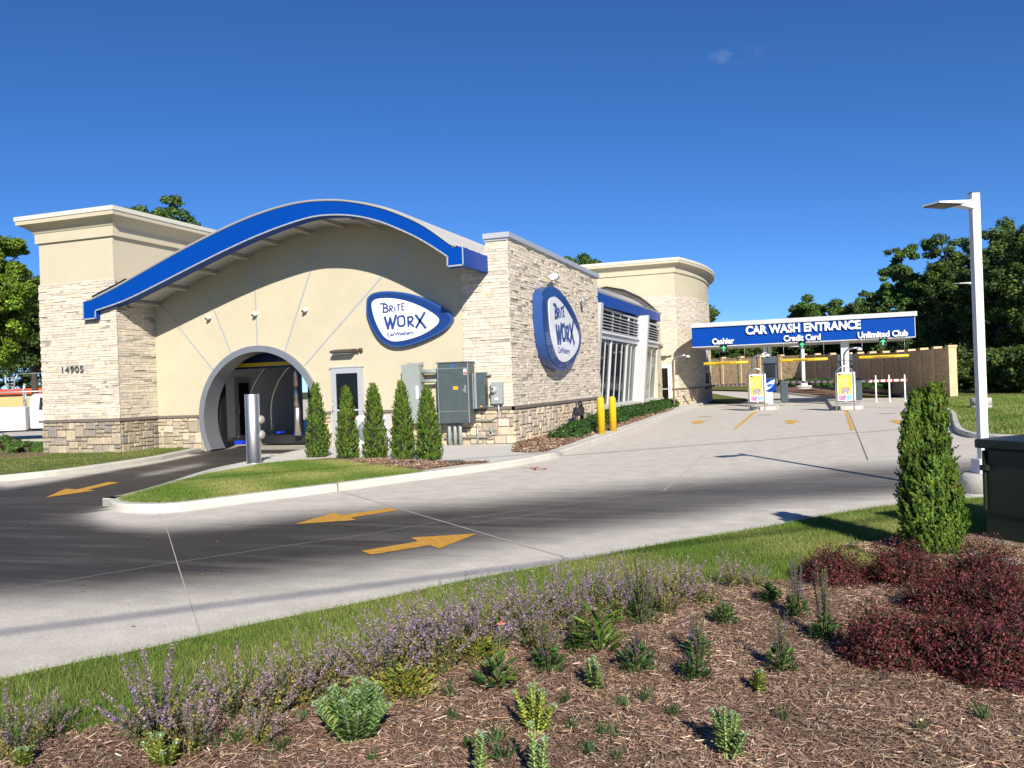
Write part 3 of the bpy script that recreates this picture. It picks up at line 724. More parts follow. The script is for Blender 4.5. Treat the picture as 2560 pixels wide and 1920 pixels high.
mb.box(XC - .02, XC + .012, YF, 29.6, -.02, 5.2); mb.box(-8.16, -6.93, YF - .006, YF - .001, .97, 4.4); mb.box(-20.46, -17.82, YT - .008, YT - .001, .97, 4.86); mb.box(-17.81, -17.79, YT, YF, .97, 4.7)
part(mb, 'mortar_bed', MORTAR)
mb = MB(); mb.box(-20.60, -17.70, YT - .09, YT + .05, .965, 1.035); mb.box(-17.85, -17.70, YT + .05, YF, .965, 1.035)
mb.box(-17.70, -16.26, YF - .08, YF + .02, .965, 1.035); mb.cut(); mb.box(-12.33, -12.06, YF - .08, YF + .02, .965, 1.035); mb.cut(); mb.box(-10.98, -6.84, YF - .08, YF + .02, .965, 1.035)
mb.box(XC, XC + .085, YF - .08, 29.62, .966, 1.034); mb.box(-20.62, -20.5, YT - .05, 24.6, .966, 1.034)
part(mb, 'stone_sill', SILL)
# right pier body with parapet cap
mb = MB(); mb.box(-7.50, XC - .02, YF + .22, 29.68, -.02, 5.18); mb.box(-7.5, -6.96, YF + .003, YF + .22, 4.3, 5.18)
part(mb, 'side_wall', STUCCO)
mb = MB(); mb.box(-7.53, -6.83, YF - .08, 29.75, 5.23, 5.36); mb.box(-7.52, -6.9, YF - .03, 29.70, 5.17, 5.23)
part(mb, 'parapet_cap', ALU)

# roof edge, roof sheets, soffit
FO = [(-18.75, 4.27)] + [(-18.76, 3.77), (-18.3, 3.78)] + LO + [(-7.86, 4.37), (-7.43, 4.38), (-7.43, 4.81)] + UP[::-1]
mb = MB(); mb.prism(FO, lambda a, b, d: (a, d, b), YO, YO + .34)
mb.box(-7.56, -7.432, YO + .34, YF - .03, 4.385, 4.805)
part(mb, 'roof_fascia', BLUE)
mb = MB()
def edge_strip(pts, w, mb, y=YO, up_=1):
    P = [Vector(p) for p in pts]
    for i in range(len(P) - 1):
        d = (P[i + 1] - P[i]); 
        if d.length < 1e-5: continue
        d.normalize(); n_ = Vector((-d.y, d.x)) * w * up_; e = d * .004
        q = [P[i] - e, P[i + 1] + e, P[i + 1] + e + n_, P[i] - e + n_]
        mb.prism([(v.x, v.y) for v in q], lambda a, b, dd: (a, y - dd, b), 0.0, 0.008)
edge_strip([(-18.75, 4.27), (-18.76, 3.77), (-18.3, 3.78)] + LO + [(-7.86, 4.37), (-7.43, 4.38)], .035, mb)
edge_strip([(-7.43, 4.38), (-7.43, 4.81)], .03, mb)
edge_strip(UP, -.018, mb)
part(mb, 'fascia_trim', TRIM)
mb = MB(); xs = np.linspace(-18.6, -7.6, 70)
def sheet(xs, zf, y0, y1, t, mb):
    vs = []; fs = []
    for x in xs:
        z = zf(x); vs += [(x, y0, z), (x, y1, z), (x, y0, z - t), (x, y1, z - t)]
    for i in range(len(xs) - 1):
        b = 4 * i; c = b + 4; fs += [(b, b + 1, c + 1, c), (b + 2, c + 2, c + 3, b + 3), (b, c, c + 2, b + 2), (b + 1, b + 3, c + 3, c + 1)]
    mb.add(vs, fs, 0, None, True); return mb
sheet(xs, lambda x: zup(x) + .025, YO - .02, 29.4, .05, mb)
for k in range(26):
    y = YO + .25 + k * .42; sheet(xs, lambda x: zup(x) + .06, y, y + .03, .04, mb)
part(mb, 'roof_sheet', ROOFM)
mb = MB(); sheet(np.linspace(-18.2, -7.45, 50), lambda x: max(zup(x) - .27, 4.50), YO + .34, YF + .05, .03, mb)
part(mb, 'soffit', SOFFIT)
mb = MB()
for x in np.arange(-17.6, -9.6, 1.02): mb.cut(); sheet(np.linspace(x + .12, x + .90, 6), lambda q: zup(q) - .31, YO + .5, YF - .08, .02, mb)
part(mb, 'soffit_panel', WHALU)
mb = MB()
for x in np.arange(-17.6, -8.0, 1.02):
    mb.cut()
    s_ = (zup(x + .1) - zup(x - .1)) / .2; M = Matrix.Rotation(-math.atan(s_), 3, 'Y')
    mb.obox((x, (YO + YF) / 2 + .15, zup(x) - .36), (.13, YF - YO - .36, .10), M)
part(mb, 'soffit_rib', SOFFIT)
mb = MB(); P = [(x, YO + .25, zup(x) + .10) for x in np.linspace(-18.45, -17.3, 8)]; P2 = [(x, 19.6, zup(x) + .16) for x in np.linspace(-18.45, -17.3, 8)]
sheet(np.linspace(-18.5, -17.35, 8), lambda x: zup(x) + .13, YO + .08, YT - .01, .12, mb)
part(mb, 'roof_flashing', BLACK)

# doors
def door(parent, x0, x1, z0, z1, y, frame, name='door', hinge=1, fw_=.10, panel=.0, lite=None):
    mb = MB(); t = .07
    mb.box(x0, x0 + fw_, y - t, y, z0, z1); mb.box(x1 - fw_, x1, y - t, y, z0, z1); mb.box(x0 + fw_, x1 - fw_, y - t, y, z1 - fw_, z1); mb.box(x0 + fw_, x1 - fw_, y - t, y, z0, z0 + .22)
    mb.box(x0 - .03, x1 + .03, y - t - .02, y, z1, z1 + .03)
    d = mb.build(name, frame, parent, .004)
    mb = MB(); mb.box(x0 + fw_, x1 - fw_, y - .04, y - .005, z0 + .22, z1 - fw_); mb.build('door_glass', GLASSD, d)
    mb = MB(); hx = x0 + .06 if hinge > 0 else x1 - .06
    mb.tube([(hx, y - t, z0 + .95), (hx, y - t - .07, z0 + .95), (hx, y - t - .07, z0 + 1.22), (hx, y - t, z0 + 1.22)], .014); mb.box(x0 + fw_, x1 - fw_, y - .06, y - .04, z0 + .93, z0 + .98)
    mb.build('door_handle', ALU, d)
    return d
door(bld, -12.0, -11.05, 0.10, 2.18, YF, ALU, hinge=1, fw_=.15)
# tunnel interior
mb = MB()
mb.cut(); mb.box(-17.82, -17.76, 20.4, 27.6, 0, 3.4); mb.cut()                      # left panel wall
mb.box(-17.9, -16.1, 20.33, 20.4, 0, 3.4); mb.cut(); mb.box(-12.4, -7.1, 20.33, 20.4, 0, 3.4)
part(mb, 'tunnel_panel', INWALL)
mb = MB(); mb.box(-18.1, -7.3, 20.4, 47, 3.42, 3.5); mb.cut(); mb.box(-7.62, -7.5, 20.5, 29.7, 0, 3.4)
part(mb, 'tunnel_ceiling', CEIL)
mb = MB(); mb.prism([(-16.4, 2.30), (-12.2, 2.30), (-12.2, 3.0), (-16.4, 3.0)], lambda a, b, d: (a, d, b), 21.0, 21.1); part(mb, 'tunnel_header', mat('dark_blue_header', (0.004, 0.02, 0.10), .4))
mb = MB(); mb.box(-16.6, -12.0, 20.86, 21.0, 2.36, 2.46); part(mb, 'tunnel_beam', YEL)
def arc_pipe(y, xc=-14.3, r=1.75):
    return [(xc - r * math.cos(t) * 1.02, y, .25 + 2.2 * math.sin(t)) for t in np.linspace(0.0, math.pi / 2.05, 14)]
c5 = lambda pts, Y: [PY(500 + x / 5.53, 860 + y / 5.53, Y) for x, y in pts]
mb = MB(); mb.tube(c5([(690, 760), (715, 630), (780, 500), (850, 385), (930, 290), (1010, 210)], 22.6), .035, 8)
mb.cut(); mb.tube(c5([(1005, 1180), (985, 1000), (985, 850), (1010, 700), (1080, 520), (1180, 370), (1270, 285), (1340, 240)], 22.6), .035, 8)
part(mb, 'blower_hoop', CHROME)
a_ = c5([(850, 1300)], 22.0)[0]; b_ = c5([(1480, 1300)], 22.0)[0]
mb = MB(); mb.box(a_[0], b_[0], 22.0, 22.5, .05, .30); mb.cut(); c_ = c5([(1420, 800), (1560, 800)], 22.3); mb.box(c_[0][0], c_[1][0] + .6, 22.6, 23.2, 0, 2.7)
mb.cut(); mb.box(-16.25, -16.1, 20.75, 21.0, .0, 2.0); mb.cut(); mb.tube(c5([(370, 1400), (420, 1350), (480, 1300), (560, 1280)], 21.3), .03, 6)
part(mb, 'conveyor_gear', BLACK)
mb = MB()
for x0, x1, y0, y1, Y in [(480, 590, 1335, 1390, 21.3), (1060, 1110, 1210, 1235, 22.1), (1305, 1360, 1225, 1265, 21.9)]:
    p = c5([(x0, y1), (x1, y0)], Y); mb.cut(); mb.box(p[0][0], p[1][0], Y, Y + .25, max(.02, p[0][2]), p[1][2])
part(mb, 'blue_motor', mat('motor_blue', (0.01, 0.04, 0.5), .4))
px_ = c5([(1345, 800)], 21.8)[0][0]
for k, (z0, z1) in enumerate([(.3, 1.1), (1.15, 1.7), (1.75, 2.3)]):
    mb = MB(); mb.lathe((px_, 21.8, 0), [(.10, z0), (.10, z1), (.06, z1 + .04)], 16); part(mb, 'dryer_tube', STEEL)
mb = MB(); d0 = PX(587, 1010, -17.76)[1]; d1 = PX(629, 1010, -17.76)[1]; mb.box(-17.76, -17.72, d0, d1, 0.02, 2.12); o1 = part(mb, 'inner_door', TRIM)
mb = MB(); mb.box(-17.72, -17.71, d0 + .18, d1 - .18, .22, 1.95); mb.build('door_glass', GLASSD, o1)
mb = MB(); mb.tube([(-17.72, d0 + .1, .95), (-17.66, d0 + .1, .95), (-17.66, d0 + .1, 1.25), (-17.72, d0 + .1, 1.25)], .015, 6); mb.build('door_handle', ALU, o1)

# ------------- glazed side bay
XB = lambda z: -7.78 + .36 * max(0, min(1, (z - .55) / 3.7))     # face leans outwards towards the top
def bay(u, v, d): return (XB(v) + d, u, v)
def bar(mb, y0, z0, y1, z1, w, dp, d0=0.0, mi=0):
    vs = []
    for (y, z) in ((y0, z0), (y1, z1)):
        for dy in (-w / 2, w / 2):
            for d in (d0, d0 + dp): vs.append(bay(y + dy, z, d))
    mb.add(vs, [(0, 1, 3, 2), (4, 6, 7, 5), (0, 4, 5, 1), (2, 3, 7, 6), (0, 2, 6, 4), (1, 5, 7, 3)], mi)
YB0, YB1 = 29.8, 46.9; ZS, ZL, ZT = .58, 3.32, 4.40
mb = MB(); mb.box(-8.3, -7.5, 45.65, 47.1, -.02, 4.6); part(mb, 'side_wall', STUCCO)
mb = MB(); mb.box(-8.3, -7.36, YB0, 45.9, -.02, .50); part(mb, 'bay_plinth', STUCCO)
mb = MB(); mb.box(-8.3, -7.28, YB0, 46.0, .50, .58); part(mb, 'bay_sill', CAPM)
mul = [31.1, 34.3, 37.6, 40.6, 45.6]
mb = MB()
def bay_box(mb, a, b, z0, z1, dp, d0=0.0):
    vs = [bay(a, z0, d0), bay(b, z0, d0), bay(b, z1, d0), bay(a, z1, d0), bay(a, z0, d0 + dp), bay(b, z0, d0 + dp), bay(b, z1, d0 + dp), bay(a, z1, d0 + dp)]
    mb.add(vs, [(4, 5, 6, 7), (0, 1, 5, 4), (1, 2, 6, 5), (2, 3, 7, 6), (3, 0, 4, 7)])
for y in mul: bar(mb, y, ZS, y, ZT, .06, .10)
for a, b in zip(mul[:-1], mul[1:]):
    for q in (.36, .70): bar(mb, a + (b - a) * q, ZS, a + (b - a) * q, ZL, .03, .05)
    m_ = (a + b) / 2; bar(mb, m_, ZL, m_, ZT, .04, .05)
    bay_box(mb, a, b, ZS, ZS + .06, .10); bay_box(mb, a, b, ZL - .10, ZL + .08, .12); bay_box(mb, a, b, ZT - .05, ZT + .02, .10)
win = part(mb, 'window_frame', WHALU)
for a, b in zip(mul[:-1], mul[1:]):
    mb = MB(); mb.add([bay(a + .05, ZS + .06, .02), bay(b - .05, ZS + .06, .02), bay(b - .05, ZL - .1, .02), bay(a + .05, ZL - .1, .02)], [(0, 1, 2, 3)]); mb.build('window_pane', GLASSC, win)
    mb = MB()
    for z in np.arange(ZL + .17, ZT - .04, .125):
        mb.add([bay(a, z, .0), bay(b, z, .0), bay(b, z - .06, .12), bay(a, z - .06, .12), bay(a, z - .085, .12), bay(b, z - .085, .12), bay(b, z - .05, .0), bay(a, z - .05, .0)], [(0, 1, 2, 3), (3, 2, 5, 4), (4, 5, 6, 7)])
    mb.build('louvre', ALU, win)
mb = MB(); mb.add([bay(30.3, ZL, -.05), bay(45.6, ZL, -.05), bay(45.6, ZT, -.05), bay(30.3, ZT, -.05)], [(0, 1, 2, 3)])
part(mb, 'louvre_backing', DARKIN)
for y, w_ in ((30.25, .36), (39.9, .30)):      # deep tapering fins
    mb = MB(); vs = []
    for z, dd in ((.1, .52), (ZT + (.0 if y < 35 else .16), .56)):
        for dy in (-w_ / 2, w_ / 2):
            for d in (-.1, dd): vs.append((XB(z) + d, y + dy, z))
    mb.add(vs, [(0, 1, 3, 2), (4, 6, 7, 5), (0, 4, 5, 1), (2, 3, 7, 6), (0, 2, 6, 4), (1, 5, 7, 3)]); part(mb, 'leaning_fin', WHALU)
# things glimpsed inside the glazed bay: back wall, blue band, machinery plinth
mb = MB(); mb.box(-16.5, -16.3, 33, 47, 2.6, 3.35); part(mb, 'blue_band', BLUE)
mb = MB(); mb.box(-10.2, -9.2, 31, 46, 0, .95); part(mb, 'machinery_plinth', DARKIN)
mb = MB(); mb.box(-9.6, -9.5, 30, 46, 1.0, 3.3); part(mb, 'inner_screen', mat('inner_screen', (0.045, 0.038, 0.032), .6, noise=.3, nscale=2))
# bay roof edge and the roof carried on from the front to the entrance tower
A = (-7.08, 29.75, 4.83); B = (-7.42, 46.7, 5.16)
mb = MB(); vs = [A, B, (B[0], B[1], 4.69), (A[0], A[1], 4.38)]; vs = vs + [(x - .45, y, z) for x, y, z in vs]
mb.add(vs, [(0, 1, 2, 3)[::-1], (4, 5, 6, 7), (0, 4, 5, 1), (3, 2, 6, 7), (1, 5, 6, 2), (0, 3, 7, 4)])
part(mb, 'bay_fascia', BLUE)
mb = MB(); vs = [(A[0] + .004, A[1], A[2] - .03), (B[0] + .004, B[1], B[2] - .03), (B[0] + .03, B[1], B[2] + .02), (A[0] + .03, A[1], A[2] + .02), (A[0] - .5, A[1], A[2] + .03), (B[0] - .5, B[1], B[2] + .03)]
mb.add(vs, [(0, 1, 2, 3), (3, 2, 5, 4)])
part(mb, 'bay_trim', TRIM)
xsb = np.linspace(-17.5, -7.1, 44)
def zback(x, t): return zup(min(-7.67, x)) + .02 + .33 * t + (0 if x < -7.67 else -.55 * (x + 7.67))
mb = MB(); vs = []
for x in xsb:
    for k, y in enumerate(np.linspace(29.4, 47.1, 5)):
        t = k / 4; xx = x - .3 * t * (x > -9) * (x + 9) / 2; vs.append((xx, y, max(zback(x, t), 0) if x < -7.3 else (A[2] + (B[2] - A[2]) * t + .04)))
mb.add(vs, [(5 * i + k, 5 * i + k + 1, 5 * i + k + 6, 5 * i + k + 5) for i in range(len(xsb) - 1) for k in range(4)], 0, None, True)
part(mb, 'bay_roof_sheet', ROOFM)
arcp = [(-7.55, 5.22), (-7.8, 5.50), (-8.02, 5.72), (-8.55, 6.16), (-9.43, 6.62), (-10.4, 6.85), (-11.4, 6.7)]
mb = MB(); bot = [(x, z - h_) for (x, z), h_ in zip(arcp, [.03, .10, .15, .17, .15, .10, .05])]
mb.prism(arcp + bot[::-1], lambda a, b, d: (a, d, b), 46.95, 47.12); part(mb, 'roof_flashing', BLACK)

# ------------- entrance tower with a bowed side
YR = 47.2; XR = -6.65
RB = 23.0; a_st = .29       # start tangent angle right of +Y
bc = (XR - RB * math.cos(a_st), YR + RB * math.sin(a_st))       # bow centre: to the left of the tangent
def bowpt(s, r=0.0):
    t = -a_st + s / RB; return (bc[0] + (RB + r) * math.cos(t), bc[1] + (RB + r) * math.sin(t))
NB = 24; LB = 17.0
bow = [bowpt(LB * i / NB) for i in range(NB + 1)]
path = [(-17.8, YR), (XR, YR)] + bow[1:] + [(-17.8, bow[-1][1])]
mb = MB(); mb.prism(path, lambda a, b, d: (a, b, d), -.02, 8.05); part(mb, 'entrance_tower_wall', STUCCO)
dz = 1.30
mb = MB(); offloop(path, [(0.0, 7.36), (.07, 7.37), (.07, 7.62), (.09, 7.63), (.12, 7.68), (.19, 7.75), (.32, 7.82), (.40, 7.84), (.42, 7.85), (.42, 7.98)], True, mb); part(mb, 'cornice', STUCCO)
mb = MB(); offloop(path, [(.41, 7.98), (.445, 7.985), (.445, 8.13), (-.6, 8.14)], True, mb); part(mb, 'parapet_cap', CAPM)
def bowP(u, v, d): x, y = bowpt(u, d); return (x, y, v)
mb = MB()
ledgestone(mb, planeX(-10.6, YR), 10.6 + XR + .03, 1.04, 6.15, lambda u, v: (-8.2 < -10.6 + u < -6.85 and v < 2.45) or -10.6 + u < -8.3 and v < 4.6)
mb.cut(); ledgestone(mb, bowP, 11.0, 1.04, 6.15)
part(mb, 'ledgestone_facing', STONE)
mb = MB(); fieldstone(mb, planeX(-8.6, YR), 8.6 + XR + .04, 0, .96, lambda u, v: -8.2 < -8.6 + u < -6.85, FIELDP, .13); mb.cut(); fieldstone(mb, bowP, 11.0, 0, .96, None, FIELDP, .13)
part(mb, 'fieldstone_base', STONE)
mb = MB(); mb.box(-8.6, -8.1, YR - .08, YR, .965, 1.035); mb.cut(); mb.box(-7.0, XR + .05, YR - .08, YR, .965, 1.035)
for i in range(20):
    p = [bowP(.0 + .5 * i, 1.0, q) for q in (0, .08)] + [bowP(.5 * i + .5, 1.0, q) for q in (.08, 0)]
    mb.prism([(q[0], q[1]) for q in p], lambda a, b, d: (a, b, d), .965, 1.035)
part(mb, 'stone_sill', SILL)
door(bld, -8.05, -7.02, 0.06, 2.33, YR, WHITE, hinge=-1, fw_=.17)
mb = MB()
p0, p1 = bowP(4.4, 0, .12), bowP(5.9, 0, .12); q0, q1 = bowP(4.4, 0, 0), bowP(5.9, 0, 0)
mb.prism([(p0[0], p0[1]), (p1[0], p1[1]), (q1[0], q1[1]), (q0[0], q0[1])], lambda a, b, d: (a, b, d), 1.08, 1.95)
o = part(mb, 'teller_window', ALU)
mb = MB(); p0, p1 = bowP(4.55, 0, .125), bowP(5.75, 0, .125); mb.add([(p0[0], p0[1], 1.2), (p1[0], p1[1], 1.2), (p1[0], p1[1], 1.85), (p0[0], p0[1], 1.85)], [(0, 1, 2, 3)]); mb.build('window_pane', GLASSB, o)

# ------------------------------------------------------------------ signs on the building
def outline_world(pts, fn, k=3):
    P = [fn(x, y) for x, y in pts]; P3 = [(a, b, 0) for a, b in P]; P3 = P3 + [P3[0]]
    n = len(P); Q = [(*P[(i - 1) % n], 0) for i in range(n + 3)]
    sp = spline(Q, k); return [(p[0], p[1]) for p in sp[k:-(k) - 1]][: n * k]
def shrink(pts, d): 
    n = len(pts); ar = sum(pts[i][0] * pts[(i + 1) % n][1] - pts[(i + 1) % n][0] * pts[i][1] for i in range(n))
    return offset2(pts, d if ar > 0 else -d, True)
def stroke(mb, pts, w, fn, d0, d1, close=False):
    P = [Vector(p) for p in pts]
    if close: P.append(P[0])
    for i in range(len(P) - 1):
        d = (P[i + 1] - P[i]).normalized(); n_ = Vector((-d.y, d.x)) * w / 2; e = d * w * .42
        a = P[i] - (e if i > 0 or close else d * 0); b = P[i + 1] + (e if i < len(P) - 2 or close else d * 0)
        mb.prism([tuple(v) for v in (a - n_, b - n_, b + n_, a + n_)], fn, d0, d1 + .0004 * i)
# letter strokes in the crop frame of the front sign (x right, y down)
LOGO = [([(175, 690), (215, 690), (232, 700), (238, 712), (232, 722), (213, 726), (235, 730), (243, 745), (236, 760), (203, 763), (207, 692)], 9),
        ([(255, 762), (258, 708), (276, 708), (284, 718), (277, 730), (258, 733), (284, 758)], 7), ([(302, 757), (303, 714)], 7), ([(303, 700), (303, 706)], 7),
        ([(318, 700), (350, 696)], 7), ([(334, 752), (333, 700)], 7), ([(384, 686), (362, 688), (364, 744), (386, 741)], 7), ([(363, 715), (380, 714)], 7),
        ([(213, 800), (243, 902), (262, 815), (283, 900), (314, 784)], 15),
        ([(338, 800), (372, 795), (385, 810), (387, 865), (373, 880), (343, 883), (331, 868), (328, 815), (338, 800)], 12),
        ([(420, 890), (415, 806), (448, 802), (458, 820), (447, 842), (418, 846), (468, 888)], 12),
        ([(478, 783), (572, 904)], 15), ([(562, 762), (484, 900)], 15)]
def logo(mb, fn2, fn3, sc, d0, d1):
    for pts, w in LOGO: stroke(mb, [fn2(x, y) for x, y in pts], w * 1.5 / 3.456 * sc, fn3, d0, d1)
K = 3.456
out1 = [(50, 700), (58, 640), (110, 597), (200, 581), (300, 583), (420, 600), (560, 645), (690, 710), (765, 765), (792, 815), (775, 865), (700, 930), (560, 1000), (430, 1045), (330, 1060), (245, 1048), (170, 1000), (110, 920), (70, 830), (50, 760)]
in1 = [(100, 700), (122, 658), (180, 643), (280, 643), (400, 665), (520, 710), (620, 765), (675, 810), (680, 845), (650, 885), (560, 945), (450, 988), (340, 1012), (270, 1010), (210, 975), (160, 900), (120, 800)]
YS1 = YF - .20
f2 = lambda x, y: (lambda p: (p[0], p[2]))(PY(900 + x / K, 560 + y / K, YS1))
O1 = outline_world(out1, f2); I1 = outline_world(in1, f2)
sg = thing('logo_sign', 'oval blue and white logo sign on the cream front wall beneath the roof overhang', 'sign', (-9.7, YF, 3.4), 0, 'oval wall signs')
fn = lambda a, b, d: (a, YF - d, b)
mb = MB(); mb.prism(O1, fn, .02, .17); mb.build('sign_case', BLUEL, sg)
mb = MB(); mb.prism(shrink(O1, .05), fn, .17, .185); mb.build('sign_border', BLUED, sg)
mb = MB(); mb.prism(I1, fn, .186, .20); mb.build('sign_face', SIGNW, sg)
mb = MB(); logo(mb, f2, fn, .0101, .2, .206)
c = f2(350, 962); text_mb(mb, 'CarWashery', .135, lambda a, b, d: (c[0] + a, YF - d, c[1] + b + a * .03), .004, .004, width=f2(467, 950)[0] - f2(236, 950)[0], d0=.201)
c3 = f2(593, 768); text_mb(mb, 'TM', .055, lambda a, b, d: (c3[0] + a, YF - d, c3[1] + b), .004, 0, d0=.201)
mb.build('lettering', LOGOB, sg)
out2 = [(1582, 640), (1592, 580), (1622, 548), (1665, 541), (1720, 560), (1790, 640), (1850, 740), (1900, 860), (1920, 950), (1915, 1050), (1890, 1130), (1840, 1210), (1790, 1250), (1740, 1262), (1690, 1235), (1650, 1180), (1620, 1080), (1600, 950), (1587, 800)]
in2 = [(1633, 700), (1640, 650), (1665, 630), (1700, 637), (1760, 700), (1820, 800), (1870, 900), (1892, 980), (1885, 1060), (1850, 1130), (1800, 1180), (1755, 1192), (1712, 1162), (1687, 1100), (1660, 1000), (1640, 850)]
XS2 = XC + .34
g2 = lambda x, y: (lambda p: (p[1], p[2]))(PX(900 + x / K, 560 + y / K, XS2))
O2 = outline_world(out2, g2); I2 = outline_world(in2, g2)
sg = thing('logo_sign', 'larger oval blue and white logo sign on the long stone side wall', 'sign', (XC, 24.8, 3.2), 0, 'oval wall signs')
fx = lambda a, b, d: (XC + d, a, b)
mb = MB(); mb.prism(O2, fx, .045, .30); mb.build('sign_case', BLUEL, sg)
mb = MB(); mb.prism(shrink(O2, .07), fx, .30, .32); mb.build('sign_border', BLUED, sg)
mb = MB(); mb.prism(I2, fx, .321, .34); mb.build('sign_face', SIGNW, sg)
# map front-sign crop coords to the side sign by matching the white faces
i1x = [p[0] for p in in1]; i1y = [p[1] for p in in1]; ya = [p[0] for p in I2]; za = [p[1] for p in I2]
def h2(x, y):
    u = (x - min(i1x)) / (max(i1x) - min(i1x)); v = (y - min(i1y)) / (max(i1y) - min(i1y))
    return (min(ya) + u * (max(ya) - min(ya)), max(za) - v * (max(za) - min(za)))
mb = MB(); sc2 = (max(za) - min(za)) / ((max(i1y) - min(i1y)) / K); logo(mb, h2, fx, sc2 * 1.25, .341, .347)
c = h2(350, 962); text_mb(mb, 'CarWashery', .25, lambda a, b, d: (XC + d, c[0] + a, c[1] + b), .004, 0, width=h2(467, 950)[0] - h2(236, 950)[0], d0=.342)
c4 = h2(593, 768); text_mb(mb, 'TM', .10, lambda a, b, d: (XC + d, c4[0] + a, c4[1] + b), .004, 0, d0=.342)
mb.build('lettering', LOGOB, sg)
# house number
hn = MB(); text_mb(hn, '14905', .27, lambda a, b, d: (-19.33 + a, YT - d, 2.34 + b), .015, .001, width=.76, space=1.12, d0=.045)
tag(hn.build('house_number', mat('number_metal', (0.13, 0.14, 0.15), .35, metal=.6)), 'dark metal house number 14905 on the pale stone tower', 'house number')

# ------------------------------------------------------------------ fixtures on and round the building
def camera_fix(px, py):
    x, y, z = PY(px, py, YF - .12); mb = MB()
    t = thing('security_camera', 'x', 'security camera', (x, YF, z), 0, 'white cameras on the front wall')
    mb.lathe((x, YF, z + .02), [(.06, 0), (.06, .03), (.045, .05)], 14, 0, None, Matrix.Rotation(R(90), 3, 'X')); mb.build('mount', WHITE, t)
    mb = MB(); mb.ball((x - .005, YF - .11, z), .065, 12); o = mb.build('housing', WHITE, t)
    mb = MB(); mb.ball((x - .03, YF - .16, z - .03), .032, 8); mb.build('lens', BLACK, t)
    return t
for (a, b), lab in zip([(520, 794), (636, 785), (761, 775)], ['white wall camera above the tunnel, leftmost of three', 'white wall camera directly above the tunnel crown', 'white wall camera right of the tunnel, highest of three']):
    camera_fix(a, b)['label'] = lab
sc = thing('security_camera', 'white bullet camera above the oval sign on the stone side wall', 'security camera', (XC, 24, 4.7))
x, y, z = PX(1383, 694, XC + .2)
mb = MB(); mb.tube([(XC, y + .35, z), (XC + .2, y + .35, z), (XC + .25, y - .05, z + .02)], [.05, .05, .10], 10); mb.build('bracket', WHITE, sc)
mb = MB(); mb.tube([(XC + .22, y + .25, z + .03), (XC + .28, y - .35, z - .02)], .09, 12); mb.build('housing', WHITE, sc)
wl = thing('round_wall_light', 'round metal wall light near the far end of the stone side wall', 'wall light', (XC, 27, 4))
x, y, z = PX(1457, 752, XC + .15)
mb = MB(); mb.tube([(XC, y, z), (XC + .12, y, z)], .05, 10); mb.build('bracket', GALV, wl)
mb = MB(); mb.lathe((XC + .17, y, z), [(.03, -.06), (.16, 0.0), (.15, .03), (.03, .07)], 16, 0, None, Matrix.Rotation(R(80), 3, 'Y')); mb.build('reflector', GALV, wl)
def wall_pack(x, Yw, z, w, label):
    t = thing('wall_light', label, 'wall light', (x, Yw, z), 0, 'bronze wall lights over doors')
    mb = MB(); mb.prism([(0, .02), (-.30, -.02), (-.31, -.07), (-.27, -.09), (0, -.10)], lambda a, b, d: (x + d, Yw + a, z + b), -w / 2, w / 2); mb.build('housing', BRONZE, t)
    mb = MB(); mb.box(x - w / 2 + .04, x + w / 2 - .04, Yw - .25, Yw - .05, z - .115, z - .1); mb.build('diffuser', TRIM, t)
    t2 = thing('emergency_light', label.replace('wide bronze light', 'small bronze twin lamp'), 'emergency light', (x + w * .75, Yw, z), 0, 'small bronze lamps over doors')
    mb = MB(); mb.box(x + w * .66, x + w * .80, Yw - .05, Yw, z - .06, z + .02); mb.build('base', BRONZE, t2)
    mb = MB(); mb.ball((x + w * .64, Yw - .1, z - .04), .045, 8); mb.cut(); mb.ball((x + w * .83, Yw - .1, z - .02), .045, 8); mb.build('lamp_head', BRONZE, t2)
x, y, z = PY(860, 879, YF - .1); wall_pack(x, YF, z + .05, .62, 'wide bronze light over the front wall door')
x, y, z = PY(1653, 892, YR - .1); wall_pack(x, YR, z + .05, .62, 'wide bronze light over the far tower door')

# electrical gear
Yc = YF - .36
def pyx(px, py, Y=Yc): return PY(px, py, Y)
t = thing('electrical_cabinet', 'tall pale grey electrical cabinet behind the narrow evergreens', 'cabinet', (-9.6, YF, 1.4))
a, b = pyx(1003, 912), pyx(1050, 1058)
mb = MB(); mb.box(a[0], b[0], Yc, YF - .05, b[2], a[2]); mb.build('cabinet_body', GREYBOX, t, .008)
mb = MB(); mb.box(b[0] + .001, b[0] + .03, Yc + .03, YF - .07, b[2] + .35, a[2] - .15); mb.tube([(b[0] + .03, Yc + .08, a[2] - .6), (b[0] + .08, Yc + .08, a[2] - .66)], .02, 8); mb.build('side_switch', GREYBOX, t)
mb = MB(); mb.box(b[0] - .08, b[0] - .01, Yc - .004, Yc, b[2] + .62, b[2] + .95); mb.build('sticker', STK, t)
mb = MB(); mb.box(a[0] + .1, b[0] + .05, YF - .2, YF - .16, a[2], a[2] + .03); mb.box(a[0] + .1, a[0] + .14, YF - .22, YF - .1, a[2] - .02, a[2] + .05); mb.box(b[0], b[0] + .04, YF - .22, YF - .1, a[2] - .02, a[2] + .05); mb.build('mounting_rail', GALV, t)
Yb = YF - .48
t = thing('electrical_cabinet', 'big dark weathered metal cabinet beside the stone corner pier', 'cabinet', (-8.5, YF, 1.4))
a, b = pyx(1092, 909, Yb), pyx(1176, 1057, Yb)
mb = MB(); mb.box(a[0], b[0], Yb, YF - .08, b[2], a[2]); mb.box(a[0] - .02, b[0] + .02, Yb - .02, YF - .06, a[2], a[2] + .025); mb.build('cabinet_body', DARKBOX, t, .006)
